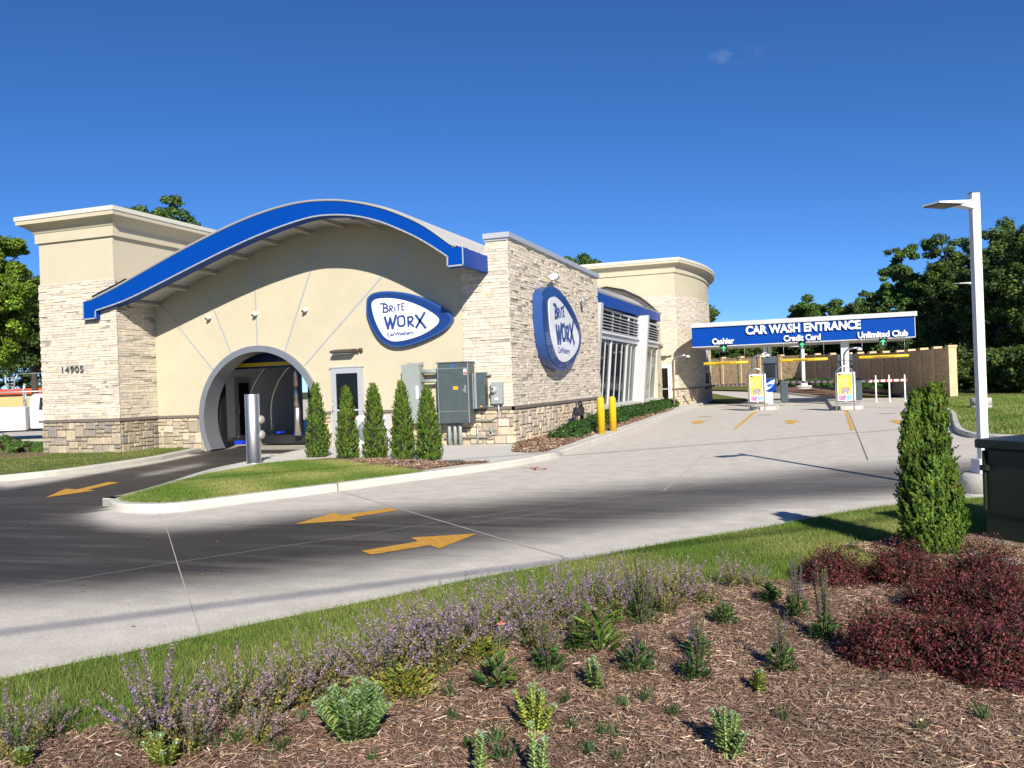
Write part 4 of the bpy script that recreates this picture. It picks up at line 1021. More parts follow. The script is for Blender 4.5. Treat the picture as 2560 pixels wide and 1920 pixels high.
mb = MB(); zz = b[2] + .30; mb.box(a[0] + .03, b[0] - .03, Yb - .012, Yb, zz, a[2] - .14); mb.build('cabinet_door', DARKBOX, t, .004)
mb = MB(); mb.box(a[0] + .01, a[0] + .025, Yb - .016, Yb, b[2], a[2]); mb.box(b[0] - .025, b[0] - .01, Yb - .016, Yb, b[2], a[2]); mb.box(a[0] + .02, b[0] - .02, Yb - .014, Yb, zz - .012, zz); mb.box(a[0] + .02, b[0] - .02, Yb - .014, Yb, a[2] - .14, a[2] - .13); mb.build('cabinet_trim', GALV, t)
cx = (a[0] + b[0]) / 2
mb = MB(); mb.box(cx + .0, cx + .13, Yb - .016, Yb - .012, 1.50, 1.58); mb.cut(); mb.box(cx + .27, cx + .32, Yb - .016, Yb - .012, 1.47, 1.5); mb.build('warning_sticker', ORANGE, t)
mb = MB(); mb.box(b[0] - .13, b[0] - .05, Yb - .017, Yb - .013, a[2] - .30, a[2] - .16); mb.build('sticker', STK, t)
mb = MB(); mb.box(b[0] - .125, b[0] - .055, Yb - .019, Yb - .017, a[2] - .29, a[2] - .24); mb.build('sticker', REDP, t)
mb = MB(); mb.box(cx - .03, cx + .02, Yb - .016, Yb - .001, a[2] - .12, a[2] - .03); mb.build('blue_emblem', STKB, t)
mb = MB(); mb.box(b[0] - .11, b[0] - .08, Yb - .05, Yb - .012, 1.42, 1.6); mb.build('handle', GALV, t)
mb = MB()
for px in (1124, 1138, 1151): 
    mb.cut(); x = pyx(px, 1080, YF - .3)[0]; mb.tube([(x, YF - .3, .1), (x, YF - .3, .45), (x, YF - .3, b[2] + .02)], .045, 12)
mb.build('conduit', GREYBOX, t)
mb = MB(); aa = pyx(1052, 926, YF - .2); mb.tube([(aa[0], YF - .22, 1.98), (a[0] + .02, YF - .22, 1.98)], .06, 10); mb.cut(); mb.tube([(aa[0], YF - .22, 1.74), (a[0] + .02, YF - .22, 1.74)], .05, 10); mb.build('conduit', GREYBOX, t)
t = thing('electrical_cabinet', 'narrow dark galvanised cabinet between the big cabinet and the meter', 'cabinet', (-7.8, YF, 1.4))
Yn = YF - .3; a, b = pyx(1184, 932, Yn), pyx(1213, 1021, Yn)
mb = MB(); mb.box(a[0] + .06, b[0], Yn, YF - .05, b[2], a[2]); mb.build('cabinet_body', DARKBOX, t, .005)
mb = MB(); mb.box(a[0] - .22, a[0] - .04, Yn + .05, YF - .06, b[2], a[2] - .02); mb.box(a[0], a[0] + .06, Yn, YF - .06, b[2], a[2]); mb.build('side_panel', GALV, t)
mb = MB(); mb.box(a[0] + .14, a[0] + .17, Yn - .006, Yn, a[2] - .16, a[2] - .08); mb.build('blue_emblem', STKB, t)
mb = MB(); mb.box(a[0] + .14, a[0] + .20, Yn - .006, Yn, b[2] + .04, b[2] + .07); mb.build('warning_sticker', ORANGE, t)
mb = MB(); mb.box(b[0], b[0] + .12, YF - .12, YF - .06, a[2] - .08, a[2] - .04); mb.cut(); mb.box(b[0], b[0] + .14, YF - .12, YF - .06, b[2] + .02, b[2] + .06); mb.build('mounting_rail', GALV, t)
t = thing('electric_meter', 'grey meter box with round glass dial at the corner of the stone pier', 'electric meter', (-7.2, YF, 1.4))
Ym = YF - .18; a, b = pyx(1226, 956, Ym), pyx(1256, 1009, Ym)
mb = MB(); mb.box(a[0], b[0], Ym, YF - .04, b[2], a[2]); mb.build('meter_box', GREYBOX, t, .008)
c = pyx(1236, 974, Ym); rm = Matrix.Rotation(R(90), 3, 'X')
mb = MB(); mb.lathe((c[0], Ym, c[2]), [(.085, 0), (.085, .03), (.075, .035), (.075, .10), (.06, .12), (.001, .125)], 20, 0, None, rm); mb.build('dial', ALU, t)
mb = MB(); mb.box(c[0] - .035, c[0] + .025, Ym - .13, Ym - .124, c[2] - .0, c[2] + .04); mb.build('dial_face', BLACK, t)
mb = MB(); mb.box(c[0] - .0, c[0] + .09, Ym - .005, Ym, b[2] + .10, b[2] + .15); mb.build('sticker', STK, t)
mb = MB(); xm = (a[0] + b[0]) / 2 + .02; mb.tube([(xm, Ym + .07, b[2]), (xm, Ym + .07, b[2] - .2), (xm - .05, Ym + .07, b[2] - .32), (xm - .2, Ym + .07, b[2] - .40), (xm - 1.0, Ym + .07, b[2] - .43)], .022, 8); mb.build('conduit', GALV, t)
t = thing('outlet_box', 'small outdoor outlet with bent conduit low on the stone pier', 'outlet', (-7.5, YF, .4))
c = pyx(1230, 1075, YF - .1)
mb = MB(); mb.box(c[0] - .04, c[0] + .04, YF - .14, YF - .06, c[2] - .04, c[2] + .1); mb.build('cover', GALV, t)
mb = MB(); mb.tube([(c[0] + .01, YF - .1, c[2] - .04), (c[0], YF - .1, c[2] - .12), (c[0] - .12, YF - .1, c[2] - .17), (c[0] - 1.3, YF - .1, c[2] - .18)], .017, 8); mb.cut(); mb.tube([(c[0] - .38, YF - .11, .1), (c[0] - .38, YF - .11, .62)], .025, 8); mb.build('conduit', GALV, t)
t = thing('air_conditioner', 'cream air conditioning unit low against the wall behind the evergreens', 'air conditioner', (-11, 19.5, .1))
a, b = PY(886, 1034, 19.45), PY(984, 1034, 19.45)
mb = MB(); mb.box(a[0], b[0] - .25, 19.45, 19.85, .18, .92); mb.box(a[0] + .1, a[0] + .18, 19.43, 19.87, .1, .18); mb.box(b[0] - .4, b[0] - .32, 19.43, 19.87, .1, .18); mb.build('casing', WHITE, t, .01)
mb = MB(); cxx = a[0] + .36; mb.lathe((cxx, 19.449, .52), [(.28, 0), (.28, .02), (.05, .03), (.001, .03)], 24, 0, None, rm)
mb.build('fan_grille', TRIM, t)

# bollards
t = thing('steel_bollard', 'thick brushed steel post with domed side buttons at the tunnel exit', 'bollard', G(634, 1159, .1))
bx, by, _ = G(636, 1158, .10)
mb = MB(); mb.lathe((bx, by, .10), [(.19, 0), (.19, .015), (.152, .015), (.152, 1.46), (.148, 1.475), (.0001, 1.476)], 36); mb.build('post', STEEL, t)
mb = MB()
for z in (1.02, .70): mb.cut(); mb.ball((bx + .13, by + .10, z), .095, 14, 0, (.9, 1, 1))
mb.build('dome_button', mat('dull_metal', (.30, .28, .25), .45), t)
for (px, py, rr, top), lab in zip([(1504, 1085, .105, 991), (1533, 1078, .105, 990)], ['yellow bollard beside the gas meter, nearer of the pair', 'yellow bollard at the kerb, right of its twin']):
    x, y, z = G(px, py, .1); d = depth((x, y)); hh = (py - top) / F * d
    mb = MB(); pr = [(rr, 0), (rr, hh - rr)] + [(rr * math.cos(a), hh - rr + rr * math.sin(a)) for a in np.linspace(.2, math.pi / 2 - .01, 7)]
    mb.lathe((x, y, .1), pr, 28); o = mb.build('bollard', YEL); tag(o, lab, 'bollard', 'yellow bollards')
t = thing('gas_meter', 'black gas regulator and meter pipes at the foot of the side wall', 'gas meter', G(1480, 1085, .1))
gx, gy = -6.45, 24.9
mb = MB(); P = lambda a, b, c: (gx + a, gy + b, c)
mb.tube([P(0, -.5, .1), P(0, -.5, .55), P(0, -.42, .62), P(0, .1, .62), P(0, .2, .55), P(0, .2, .1)], .055, 10); mb.build('pipe', BLACK, t)
mb = MB(); mb.ball(P(.02, -.1, .34), .15, 12, 0, (1, 1, .8)); mb.box(gx - .12, gx + .12, gy - .35, gy + .05, .6, .82); mb.build('meter_body', RUBBER, t)
mb = MB(); mb.lathe(P(0.02, -.02, .90), [(.02, -.05), (.12, -.04), (.12, .04), (.02, .05)], 16, 0, None, Matrix.Rotation(R(80), 3, 'Y')); mb.tube([P(-.1, -.5, .62), P(0, -.45, .86), P(.05, -.5, .95)], .018); mb.build('regulator', BLACK, t)
for (px, py), lab in zip([(1140, 1155), (1580, 1052)], ['round green valve cover in mulch by the island kerb', 'round green valve cover in the mulch below the hedge']):
    x, y, z = G(px, py, .13); mb = MB(); mb.lathe((x, y, .12), [(.16, 0), (.155, .03), (.0001, .035)], 20); tag(mb.build('valve_cover', mat('valve_green' + lab[:1], (0.03, 0.09, 0.06), .6)), lab, 'valve cover', 'green valve covers')

# ------------------------------------------------------------------ entrance canopy, lanes
YCN = 45.0
cl = PY(1729.5, 845, YCN)[0]; cr = PY(2286, 815, YCN)[0]
zb, zt = 3.17, 4.15
t = thing('entrance_canopy', 'flat entrance canopy with long blue fascia and raised white lettering', 'canopy', ((cl + cr) / 2, YCN, 0))
mb = MB(); mb.box(cl, cr, YCN, YCN + .12, zb, zt); mb.build('fascia', BLUE, t)
mb = MB(); mb.box(cl + .02, cr + .04, YCN + .12, YCN + 5.6, zb - .02, zt); mb.build('canopy_roof', WHALU, t)
mb = MB(); mb.box(cl - .02, cr + .12, YCN - .10, YCN + 5.7, zt, zt + .22); mb.box(cl, cr + .02, YCN - .015, YCN + .1, zb - .045, zb); mb.box(cr, cr + .03, YCN - .01, YCN + .12, zb, zt); mb.build('canopy_trim', WHALU, t)
lf = lambda ox, oz: (lambda a, b, d: (ox + a, YCN - d, oz + b))
def place_text(body, x0, y0, x1, y1, size, offs, ext=.09):
    a = PY(x0, y0, YCN); b = PY(x1, y1, YCN); mb = MB()
    text_mb(mb, body, size, lf((a[0] + b[0]) / 2, (a[2] + b[2]) / 2), ext, offs, width=b[0] - a[0], d0=.02)
    return mb.build('lettering', LETW, t)
kk = 3.456
place_text('CAR WASH ENTRANCE', 1700 + 568 / kk, 750 + 294 / kk, 1700 + 1560 / kk, 750 + 250 / kk, .57, .022)
place_text('Cashier', 1700 + 280 / kk, 750 + 384 / kk, 1700 + 468 / kk, 750 + 374 / kk, .41, .014)
place_text('Credit Card', 1700 + 895 / kk, 750 + 357 / kk, 1700 + 1214 / kk, 750 + 343 / kk, .41, .014)
place_text('Unlimited Club', 1700 + 1534 / kk, 750 + 328 / kk, 1700 + 1966 / kk, 750 + 312 / kk, .41, .014)
def column(px, w, y, lab=None):
    x = PY(px, 930, y)[0]; mb = MB(); mb.box(x - w / 2, x + w / 2, y - w / 2, y + w / 2, .12, zb); mb.build('column', WHITE, t, .01)
column(1914, .19, YCN + .7); column(1926, .19, YCN + 4.6); column(2113, .36, YCN + .7); column(2117, .3, YCN + 4.6)
# hanging signals and clearance bars
sig = []
for (px, py), lab in zip([(1809, 872), (2005, 863.5), (2207, 856)], ['green arrow lane signal hanging under the Cashier lettering', 'green arrow lane signal hanging under the Credit Card lettering', 'green arrow lane signal hanging under the Unlimited Club lettering']):
    x, y, z = PY(px, py, YCN - .05)
    if not sig:
        s_ = thing('lane_signal', lab, 'traffic light', (x, y, z), 0, 'hanging lane signals')
        mb = MB(); mb.box(-.17, .17, -.02, .10, -.17, .17); mb.box(-.02, .02, .02, .06, .17, .3); mb.box(-.19, .19, -.14, -.0, .165, .18); mb.build('housing', BLACK, s_, world=False)
        mb = MB(); f3 = lambda a, b, d: (a, -.025 - d, b)
        stroke(mb, [(0, -.12), (0, .12)], .035, f3, 0, .006); stroke(mb, [(-.09, .03), (0, .12), (.09, .03)], .035, f3, 0.001, .008); mb.build('arrow', LEDG, s_, world=False); sig.append(s_)
    else:
        s_ = copy_tree(sig[0]); s_.location = (x, y, z); s_['label'] = lab
bars = []
for (x0, y0, x1, y1), lab in zip([(1763, 909.5, 1864, 906.5), (1956, 904, 2063, 900.5), (2152.5, 900, 2268, 896.5)], ['yellow clearance bar hanging nearest the entrance tower', 'yellow clearance bar hanging in the middle lane', 'yellow clearance bar hanging in the right lane before the shaded wall']):
    a = PY(x0, y0, YCN - .3); b = PY(x1, y1, YCN - .3); w = 2.25; c = ((a[0] + b[0]) / 2, YCN - .05, 2.27)
    if not bars:
        s_ = thing('clearance_bar', lab, 'clearance bar', c, 0, 'yellow clearance bars')
        mb = MB(); mb.tube([(-w / 2, 0, 0), (-w / 2 + .05, 0, 0), (0, 0, 0), (w / 2 - .05, 0, 0), (w / 2, 0, 0)], [.045, .075, .075, .075, .045], 16); mb.build('tube', YEL, s_, world=False)
        mb = MB(); mb.tube([(-w * .42, 0, .07), (-w * .42, .05, .92)], .008, 5); mb.cut(); mb.tube([(w * .42, 0, .07), (w * .42, .05, .92)], .008, 5); mb.build('hanger', GALV, s_, world=False)
        mb = MB(); text_mb(mb, "CLEARANCE 7'-6\"", .10, lambda a_, b_, d: (a_, -.076 - d, b_ - .035), .003, .002, width=1.0); mb.build('lettering', BLACK, s_, world=False); bars.append(s_)
    else:
        s_ = copy_tree(bars[0]); s_.location = c; s_['label'] = lab
# concrete lane islands
for (xa, xb, y0, y1) in [(-2.55, -1.35, 40.2, 51.5), (1.0, 2.2, 38.7, 51.5)]:
    pts = [(xa, y1), (xa, y0 + .45)] + [((xa + xb) / 2 - .6 * math.cos(a), y0 + .45 - .45 * math.sin(a)) for a in np.linspace(.2, math.pi - .2, 8)] + [(xb, y0 + .45), (xb, y1)]
    o = slab('lane_island', pts, 0, .15, KERB, None); tag(o, 'low concrete island %s lane' % ('left of the middle' if xa < 0 else 'right of the middle'), 'traffic island', 'concrete lane islands')
# hoop frames with posters
PO = [mat('poster_orange', (0.85, 0.45, 0.02), .4), mat('poster_magenta', (0.55, 0.05, 0.25), .4), mat('poster_cyan', (0.10, 0.40, 0.75), .4), mat('poster_grey', (0.20, 0.19, 0.22), .4), mat('poster_pink', (0.8, 0.35, 0.4), .4), mat('poster_yellow', (0.85, 0.62, 0.10), .4)]
def hoop(px0, px1, py, ptop, lab, proto=None):
    a = G(px0, py); b = G(px1, py); c = ((a[0] + b[0]) / 2, (a[1] + b[1]) / 2, 0); d = depth(c); w = (px1 - px0) / F * d / 2; hh = (py - ptop) / F * d
    t = thing('poster_stand', lab, 'sign stand', c, TH * .6, 'hoop framed poster stands')
    mb = MB(); path = [(-w, 0, 0), (-w, 0, hh - w)] + [(-w * math.cos(q), 0, hh - w + w * math.sin(q)) for q in np.linspace(.25, math.pi - .25, 10)] + [(w, 0, hh - w), (w, 0, 0)]
    mb.tube(path, .028, 10); mb.tube([(-w, 0, .38), (w, 0, .38)], .018, 8); mb.build('hoop_frame', CHROME, t, world=False)
    bw = w * 1.72; z0, z1 = .42, hh * .855; y0 = -.04
    mb = MB(); mb.box(-bw / 2, bw / 2, y0, y0 + .03, z0, z1); mb.cut(); mb.box(-bw / 2 + .12, bw / 2 + .14, .05, .08, z0, z1 + .02); mb.build('poster_board', SIGNW, t, world=False)
    mb = MB(); u = lambda v: -bw / 2 + v * bw; v_ = lambda q: z0 + q * (z1 - z0)
    mb.box(u(.05), u(.95), y0 - .004, y0, v_(.22), v_(.96), 0)
    mb.box(u(.08), u(.55), y0 - .006, y0 - .003, v_(.03), v_(.19), 1); mb.box(u(.60), u(.95), y0 - .006, y0 - .003, v_(.03), v_(.19), 2)
    mb.box(u(.25), u(.80), y0 - .006, y0 - .003, v_(.25), v_(.47), 3); mb.box(u(.12), u(.72), y0 - .0055, y0 - .003, v_(.52), v_(.86), 5)
    rr = random.Random(3)
    for (u0, u1, q0, q1, n_, cols) in [(.14, .85, .54, .84, 34, [6, 7, 4, 0]), (.28, .78, .27, .45, 26, [6, 4, 7]), (.10, .53, .05, .17, 12, [6, 4]), (.62, .93, .05, .17, 9, [6, 2]), (.45, .9, .89, .93, 8, [4, 6])]:
        for _ in range(n_):
            a_ = rr.uniform(u0, u1 - .05); q = q0 + (q1 - q0) * rr.randrange(5) / 5; mb.box(u(a_), u(a_ + rr.uniform(.03, .08)), y0 - .008, y0 - .006, v_(q), v_(q + .022), rr.choice(cols))
    mb.build('poster_print', PO + [SIGNW, mat('poster_green' + str(px0), (0.15, 0.4, 0.2), .4)], t, world=False)
    mb = MB(); mb.lathe((u(.17), y0 - .002, v_(.94)), [(.05, 0), (.05, .004), (.0001, .005)], 14, 0, None, Matrix.Rotation(R(90), 3, 'X') @ Matrix.Diagonal((1.2, .8, 1))); mb.build('poster_logo', LOGOB, t, world=False)
    return t
hoop(1873.5, 1911.5, 1027, 921, 'orange advertising poster in a steel hoop on the left lane island')
hoop(2092.5, 2134.5, 1027, 915.5, 'orange advertising poster in a steel hoop on the right lane island')
# gooseneck camera poles
def gooseneck(bx, by, z0, hh, reach, lab, sgn=1):
    t = thing('camera_pole', lab, 'camera pole', (bx, by, z0), 0, 'steel gooseneck camera poles')
    r_ = .38; pts = [(bx, by, z0), (bx, by, z0 + hh - r_)] + [(bx + r_ * (1 - math.cos(q)), by, z0 + hh - r_ + r_ * math.sin(q)) for q in np.linspace(.3, math.pi / 2, 6)] + [(bx + reach, by, z0 + hh + .02)]
    mb = MB(); mb.tube(pts, .045, 10); mb.build('pole', CHROME, t)
    mb = MB(); mb.lathe((bx + reach - .05, by, z0 + hh - .10), [(.02, .12), (.10, .08), (.11, .0), (.08, -.02)], 14); mb.build('camera_hood', WHITE, t)
    mb = MB(); mb.ball((bx + reach - .05, by, z0 + hh - .12), .07, 10); mb.build('camera_dome', BLACK, t)
    return t
x, y, z = G(1884, 1014, .15); gooseneck(x, y, .15, 2.42, .75, 'steel gooseneck camera pole rising behind the left orange poster')
x, y, z = G(2113, 1010, .15); gooseneck(x, y, .15, 2.50, .72, 'steel gooseneck camera pole rising behind the right orange poster')
x, y, z = G(1686, 1018, .1); x += .03; y -= .25; gooseneck(x, y, .1, 2.62, .82, 'steel gooseneck camera pole beside the far tower door')
# pay stations
KG = mat('kiosk_grey', (0.055, 0.075, 0.085), .4)
def station(x, y, lab, k=1.0):
    t = thing('pay_station', lab, 'pay station', (x, y, .15), 0, 'self service pay stations')
    mb = MB(); mb.box(-.12, .12, -.10, .16, 0, .62); mb.build('pedestal', WHALU, t, world=False)
    mb = MB(); mb.box(-.28, .28, -.16, .2, .62, 1.22); mb.build('pay_cabinet', BLUE, t, .01, False)
    mb = MB(); f3 = lambda a, b, d: (a, -.162 - d, b)
    sw = [(-.28, 1.12)] + [(-.28 + .5 * q, 1.12 - .26 * math.sin(q * 2.6)) for q in np.linspace(.05, 1, 9)] + [(.26, 1.2), (.0, 1.16)]
    mb.prism([(-.28, .66), (-.10, .72), (.08, .84), (.20, 1.02), (.24, 1.2), (.08, 1.16), (-.10, 1.04), (-.28, .98)], f3, 0, .004); mb.build('swoosh_print', SIGNW, t, world=False)
    mb = MB(); mb.prism([(-.16, .90), (-.06, .82), (.10, .88), (.14, .96), (.02, 1.0), (-.12, .97)], f3, .005, .009); mb.build('emblem_print', STKB, t, world=False)
    mb = MB(); mb.box(-.34, .34, .22, .42, 1.22, 2.32); mb.box(-.36, .36, .12, .42, 2.0, 2.05); mb.build('menu_board', KG, t, .01, False)
    mb = MB(); mb.box(-.26, .26, .208, .219, 1.3, 1.98); mb.build('menu_screen', GLASSB, t, world=False)
    mb = MB(); mb.box(.42, .80, 1.2, 1.6, 0, 1.1); mb.build('gate_cabinet', KG, t, .06, False)
    return t
x = PY(1925, 960, 43.9)[0]; station(x, 43.9, 'blue and white pay station on the left lane island')
x = PY(2108, 960, 44.6)[0] + .15; station(x, 45.4, 'blue and white pay station behind the wide right canopy column')
# gate arms
RW = [mat('arm_white', (0.7, 0.7, 0.7), .4), mat('arm_red', (0.45, 0.03, 0.03), .4)]
def arm(xa, ya, za, xb, yb, zb_, lab, n=8):
    t = thing('barrier_arm', lab, 'barrier', (xa, ya, za), 0, 'striped barrier arms')
    mb = MB(); A_ = Vector((xa, ya, za)); B_ = Vector((xb, yb, zb_))
    for i in range(n):
        a = A_.lerp(B_, i / n); m_ = A_.lerp(B_, (i + .68) / n); b = A_.lerp(B_, (i + 1) / n); mb.box(a.x, m_.x, a.y, a.y + .04, a.z - .06, a.z + .06, 0); mb.box(m_.x, b.x, a.y, a.y + .04, a.z - .06, a.z + .06, 1)
    mb.build('striped_arm', RW, t)
    mb = MB(); mb.tube([(xa - .5, ya, za - .2), (xa - .2, ya, za - .02), (xa + .05, ya, za)], .05, 8); mb.build('pivot', BLACK, t)
P0 = PY(1963, 955.5, 48.5); P1 = PY(2088, 954.5, 48.5); arm(P0[0], 48.5, P0[2], P1[0], 48.5, P1[2], 'striped barrier arm lowered across the middle lane')
P0 = PY(2136, 954, 48.5); P1 = PY(2268, 949.8, 48.5); arm(P0[0], 48.5, P0[2], P1[0], 48.5, P1[2], 'red and white barrier arm lowered across the right lane')
P0 = PY(1785, 964, 49.5); P1 = PY(1872, 960, 49.5); arm(P0[0], 49.5, P0[2], P1[0], 49.5, P1[2], 'dark striped barrier arm across the left lane beside the tower')
pp = []
for (px, b_, t_), lab in zip([(2188.5, 983, 934), (2222, 984.5, 934), (2261, 987, 934)], ['white marker post leftmost of the three by the right gate', 'white marker post in the middle of the three by the right gate', 'white marker post at the free end of the right gate arm']):
    p = PY(px, 950, 47.6); mb = MB(); hh = H + (925.5 - t_ + 1) * 0 + 1.36
    mb.lathe((p[0], 47.6, 0), [(.10, 0), (.10, .02), (.04, .03), (.04, 1.30), (.03, 1.36), (.001, 1.37)], 12); o = mb.build('marker_post', WHITE); tag(o, lab, 'post', 'white marker posts')

# ------------------------------------------------------------------ lamps
def lamp(base, head_dir, hh, hz_, lab, conc=(.34, .8), arm_len=.62, pw=.115):
    x, y, z0 = base; t = thing('street_lamp', lab, 'street lamp', (x, y, z0), 0, 'square white lamp posts')
    if conc:
        mb = MB(); mb.lathe((x, y, z0 - .1), [(conc[0], 0), (conc[0], conc[1] * .5), (conc[0] - .006, conc[1] * .505), (conc[0] - .006, conc[1] * .52), (conc[0], conc[1] * .525), (conc[0], conc[1] + .08), (conc[0] - .02, conc[1] + .1), (.001, conc[1] + .1)], 36); mb.build('concrete_base', CONCB, t)
    zc = z0 + (conc[1] if conc else 0); Rz = Matrix.Rotation(TH, 3, 'Z')
    mb = MB(); mb.obox((x, y, zc + .09), (pw * 2.1, pw * 2.1, .18), Rz); mb.build('base_cover', WHITE, t, .01)
    mb = MB(); mb.obox((x, y, (zc + hh) / 2), (pw, pw, hh - zc), Rz); mb.build('pole', WHITE, t, .006)
    mb = MB(); mb.obox((x, y, hh + .006), (pw * 1.02, pw * 1.02, .012), Rz); mb.build('pole_cap', BRONZE, t)
    D = Vector((head_dir[0], head_dir[1], 0)).normalized(); Pn = Vector((-D.y, D.x, 0))
    fnh = lambda a, b, d: tuple(Vector((x, y, hz_)) + D * a + Pn * b + Vector((0, 0, d)))
    k = arm_len
    mb = MB(); ol = [(pw / 2, -.05), (.42 * k, -.07), (.46 * k, -.16), (k, -.14), (k, .14), (.46 * k, .16), (.42 * k, .07), (pw / 2, .05)]
    n = len(ol); zt_ = [.085, .06, .045, .022, .022, .045, .06, .085]
    vs = [fnh(a, b, 0.0 if i not in (0, 7) else -.03) for i, (a, b) in enumerate(ol)] + [fnh(a, b, zt_[i]) for i, (a, b) in enumerate(ol)]
    mb.add(vs, [list(range(n))[::-1], list(range(n, 2 * n))] + [(i, (i + 1) % n, n + (i + 1) % n, n + i) for i in range(n)]); h_ = mb.build('lamp_head', WHITE, t, .004)
    mb = MB(); ol = [(.5 * k, -.13), (k - .02, -.12), (k - .02, .12), (.5 * k, .13)]
    mb.prism(ol, lambda a, b, d: fnh(a, b, d), -.012, -.001); mb.build('led_panel', BRONZE, h_)
    return t
camL = Vector((-math.cos(TH), -math.sin(TH), 0)); camN = Vector((math.sin(TH), -math.cos(TH), 0))
d_ = camL + camN * .35
lamp(G(2461, 1236), d_, 3.76, 3.59, 'near square white lamp post standing behind the tall evergreen', (.29, .27), .70, .10)
lamp((*G(2452, 1027)[:2], .12), d_, 4.75, 4.62, 'white lamp post on the far lawn, mostly hidden by the nearer one', (.36, .36), .95)
fb = GT(2009, 969); lamp(fb, d_, fb[2] + 3.0, fb[2] + 2.88, 'distant white lamp post before the tan block wall', (.55, .16), 1.1, .2)

# ------------------------------------------------------------------ retaining wall
t = thing('block_wall', 'curved tan concrete block wall with pilasters behind the entrance lanes', 'wall', (*wallpath[3], 0))
seg = []
tot = 0; mb = MB(); mbp = MB(); mbc = MB()
for i in range(len(wallpath) - 1):
    a = Vector(wallpath[i]); b = Vector(wallpath[i + 1]); L = (b - a).length; d = (b - a) / L; n_ = Vector((d.y, -d.x))   # n_: towards the lanes
    if n_.dot(Vector((0, 0)) - a) < 0: n_ = -n_
    za, zb2 = hz(*a), hz(*b)
    fnw = lambda u, v, dd, a=a, d=d, n_=n_, za=za, zb2=zb2, L=L: (a.x + d.x * u + n_.x * dd, a.y + d.y * u + n_.y * dd, za + (zb2 - za) * u / L + v)
    mb.add([fnw(0, -.1, -.02), fnw(L, -.1, -.02), fnw(L, 2.6, -.02), fnw(0, 2.6, -.02), fnw(0, -.1, -.3), fnw(L, -.1, -.3), fnw(L, 2.6, -.3), fnw(0, 2.6, -.3)], [(0, 1, 2, 3), (5, 4, 7, 6), (3, 2, 6, 7), (0, 3, 7, 4), (1, 5, 6, 2)], 0, (.42, .30, .18))
    rows = 13
    for k in range(rows):
        u = -(k % 2) * .2
        while u < L:
            w = .42 * rs.uniform(.8, 1.3); u1 = min(L, u + w); u0 = max(0, u)
            if u1 - u0 > .05: stone_face(mb, fnw, u0 + .006, u1 - .006, k * .2 + .006, k * .2 + .194, rs.uniform(0, .03), rs.uniform(0, .03), tuple(Vector((.60, .43, .25)) * rs.uniform(.88, 1.1)))
            u += w
    m_ = max(1, int(round(L / 2.3)))
    for q in range(m_ + (1 if i == len(wallpath) - 2 else 0)):
        u = L * q / m_; mbp.add([fnw(u - .16, -.1, .07), fnw(u + .16, -.1, .07), fnw(u + .16, 2.68, .07), fnw(u - .16, 2.68, .07), fnw(u - .16, -.1, -.32), fnw(u + .16, -.1, -.32), fnw(u + .16, 2.68, -.32), fnw(u - .16, 2.68, -.32)], [(0, 1, 2, 3), (3, 2, 6, 7), (0, 3, 7, 4), (1, 5, 6, 2), (5, 4, 7, 6)], 0, (.62, .46, .28))
        mbp.add([fnw(u - .2, 2.68, .1), fnw(u + .2, 2.68, .1), fnw(u + .2, 2.80, .1), fnw(u - .2, 2.80, .1), fnw(u - .2, 2.68, -.35), fnw(u + .2, 2.68, -.35), fnw(u + .2, 2.80, -.35), fnw(u - .2, 2.80, -.35)], [(0, 1, 2, 3), (3, 2, 6, 7), (0, 3, 7, 4), (1, 5, 6, 2), (5, 4, 7, 6), (0, 4, 5, 1)], 0, (.58, .43, .26))
    mbc.add([fnw(0, 2.6, .04), fnw(L, 2.6, .04), fnw(L, 2.68, .04), fnw(0, 2.68, .04), fnw(0, 2.6, -.33), fnw(L, 2.6, -.33), fnw(L, 2.68, -.33), fnw(0, 2.68, -.33)], [(0, 1, 2, 3), (3, 2, 6, 7), (0, 4, 5, 1)], 0, (.55, .40, .24))
mb.build('block_panel', WALLT, t); mbp.build('pilaster', WALLT, t); mbc.build('wall_coping', WALLT, t)

# ------------------------------------------------------------------ transformer, slabs, truck, far building, overhead wires
a = Vector(G(2443, 1356)); b = Vector(G(2560, 1379)); d = (b - a).normalized(); nn = Vector((-d.y, d.x, 0))
if nn.dot(a) < 0: nn = -nn
ang = math.atan2(d.y, d.x)
t = thing('transformer_box', 'dark green utility transformer box on a pad at the right edge', 'utility box', tuple(a), ang)
o0 = Vector((.09, .05, 0))
mb = MB(); mb.box(-.03, 2.0, -.06, 1.45, -.02, .05); mb.build('pad', CONCB, t, .01, False)
mb = MB(); mb.box(.05, 1.9, .06, 1.3, .05, .88); mb.build('housing', GREENB, t, .012, False)
mb = MB(); mb.add([(.0, .0, .86), (1.95, .0, .86), (1.95, 1.36, .86), (0, 1.36, .86), (.0, .0, .94), (1.95, .0, .94), (1.95, 1.36, .97), (0, 1.36, .97)], [(3, 2, 1, 0), (4, 5, 6, 7), (0, 1, 5, 4), (1, 2, 6, 5), (2, 3, 7, 6), (3, 0, 4, 7)]); mb.build('lid', GREENB, t, .012, False)
mb = MB(); mb.box(.09, .98, .045, .06, .28, .85); mb.cut(); mb.box(1.0, 1.85, .045, .06, .28, .85); mb.build('door_panel', GREENB, t, .005, False)
mb = MB(); mb.box(.06, .085, .02, .06, .3, .84); mb.box(.05, .12, .0, .05, .66, .71); mb.build('hinge', GREENB, t, .003, False)
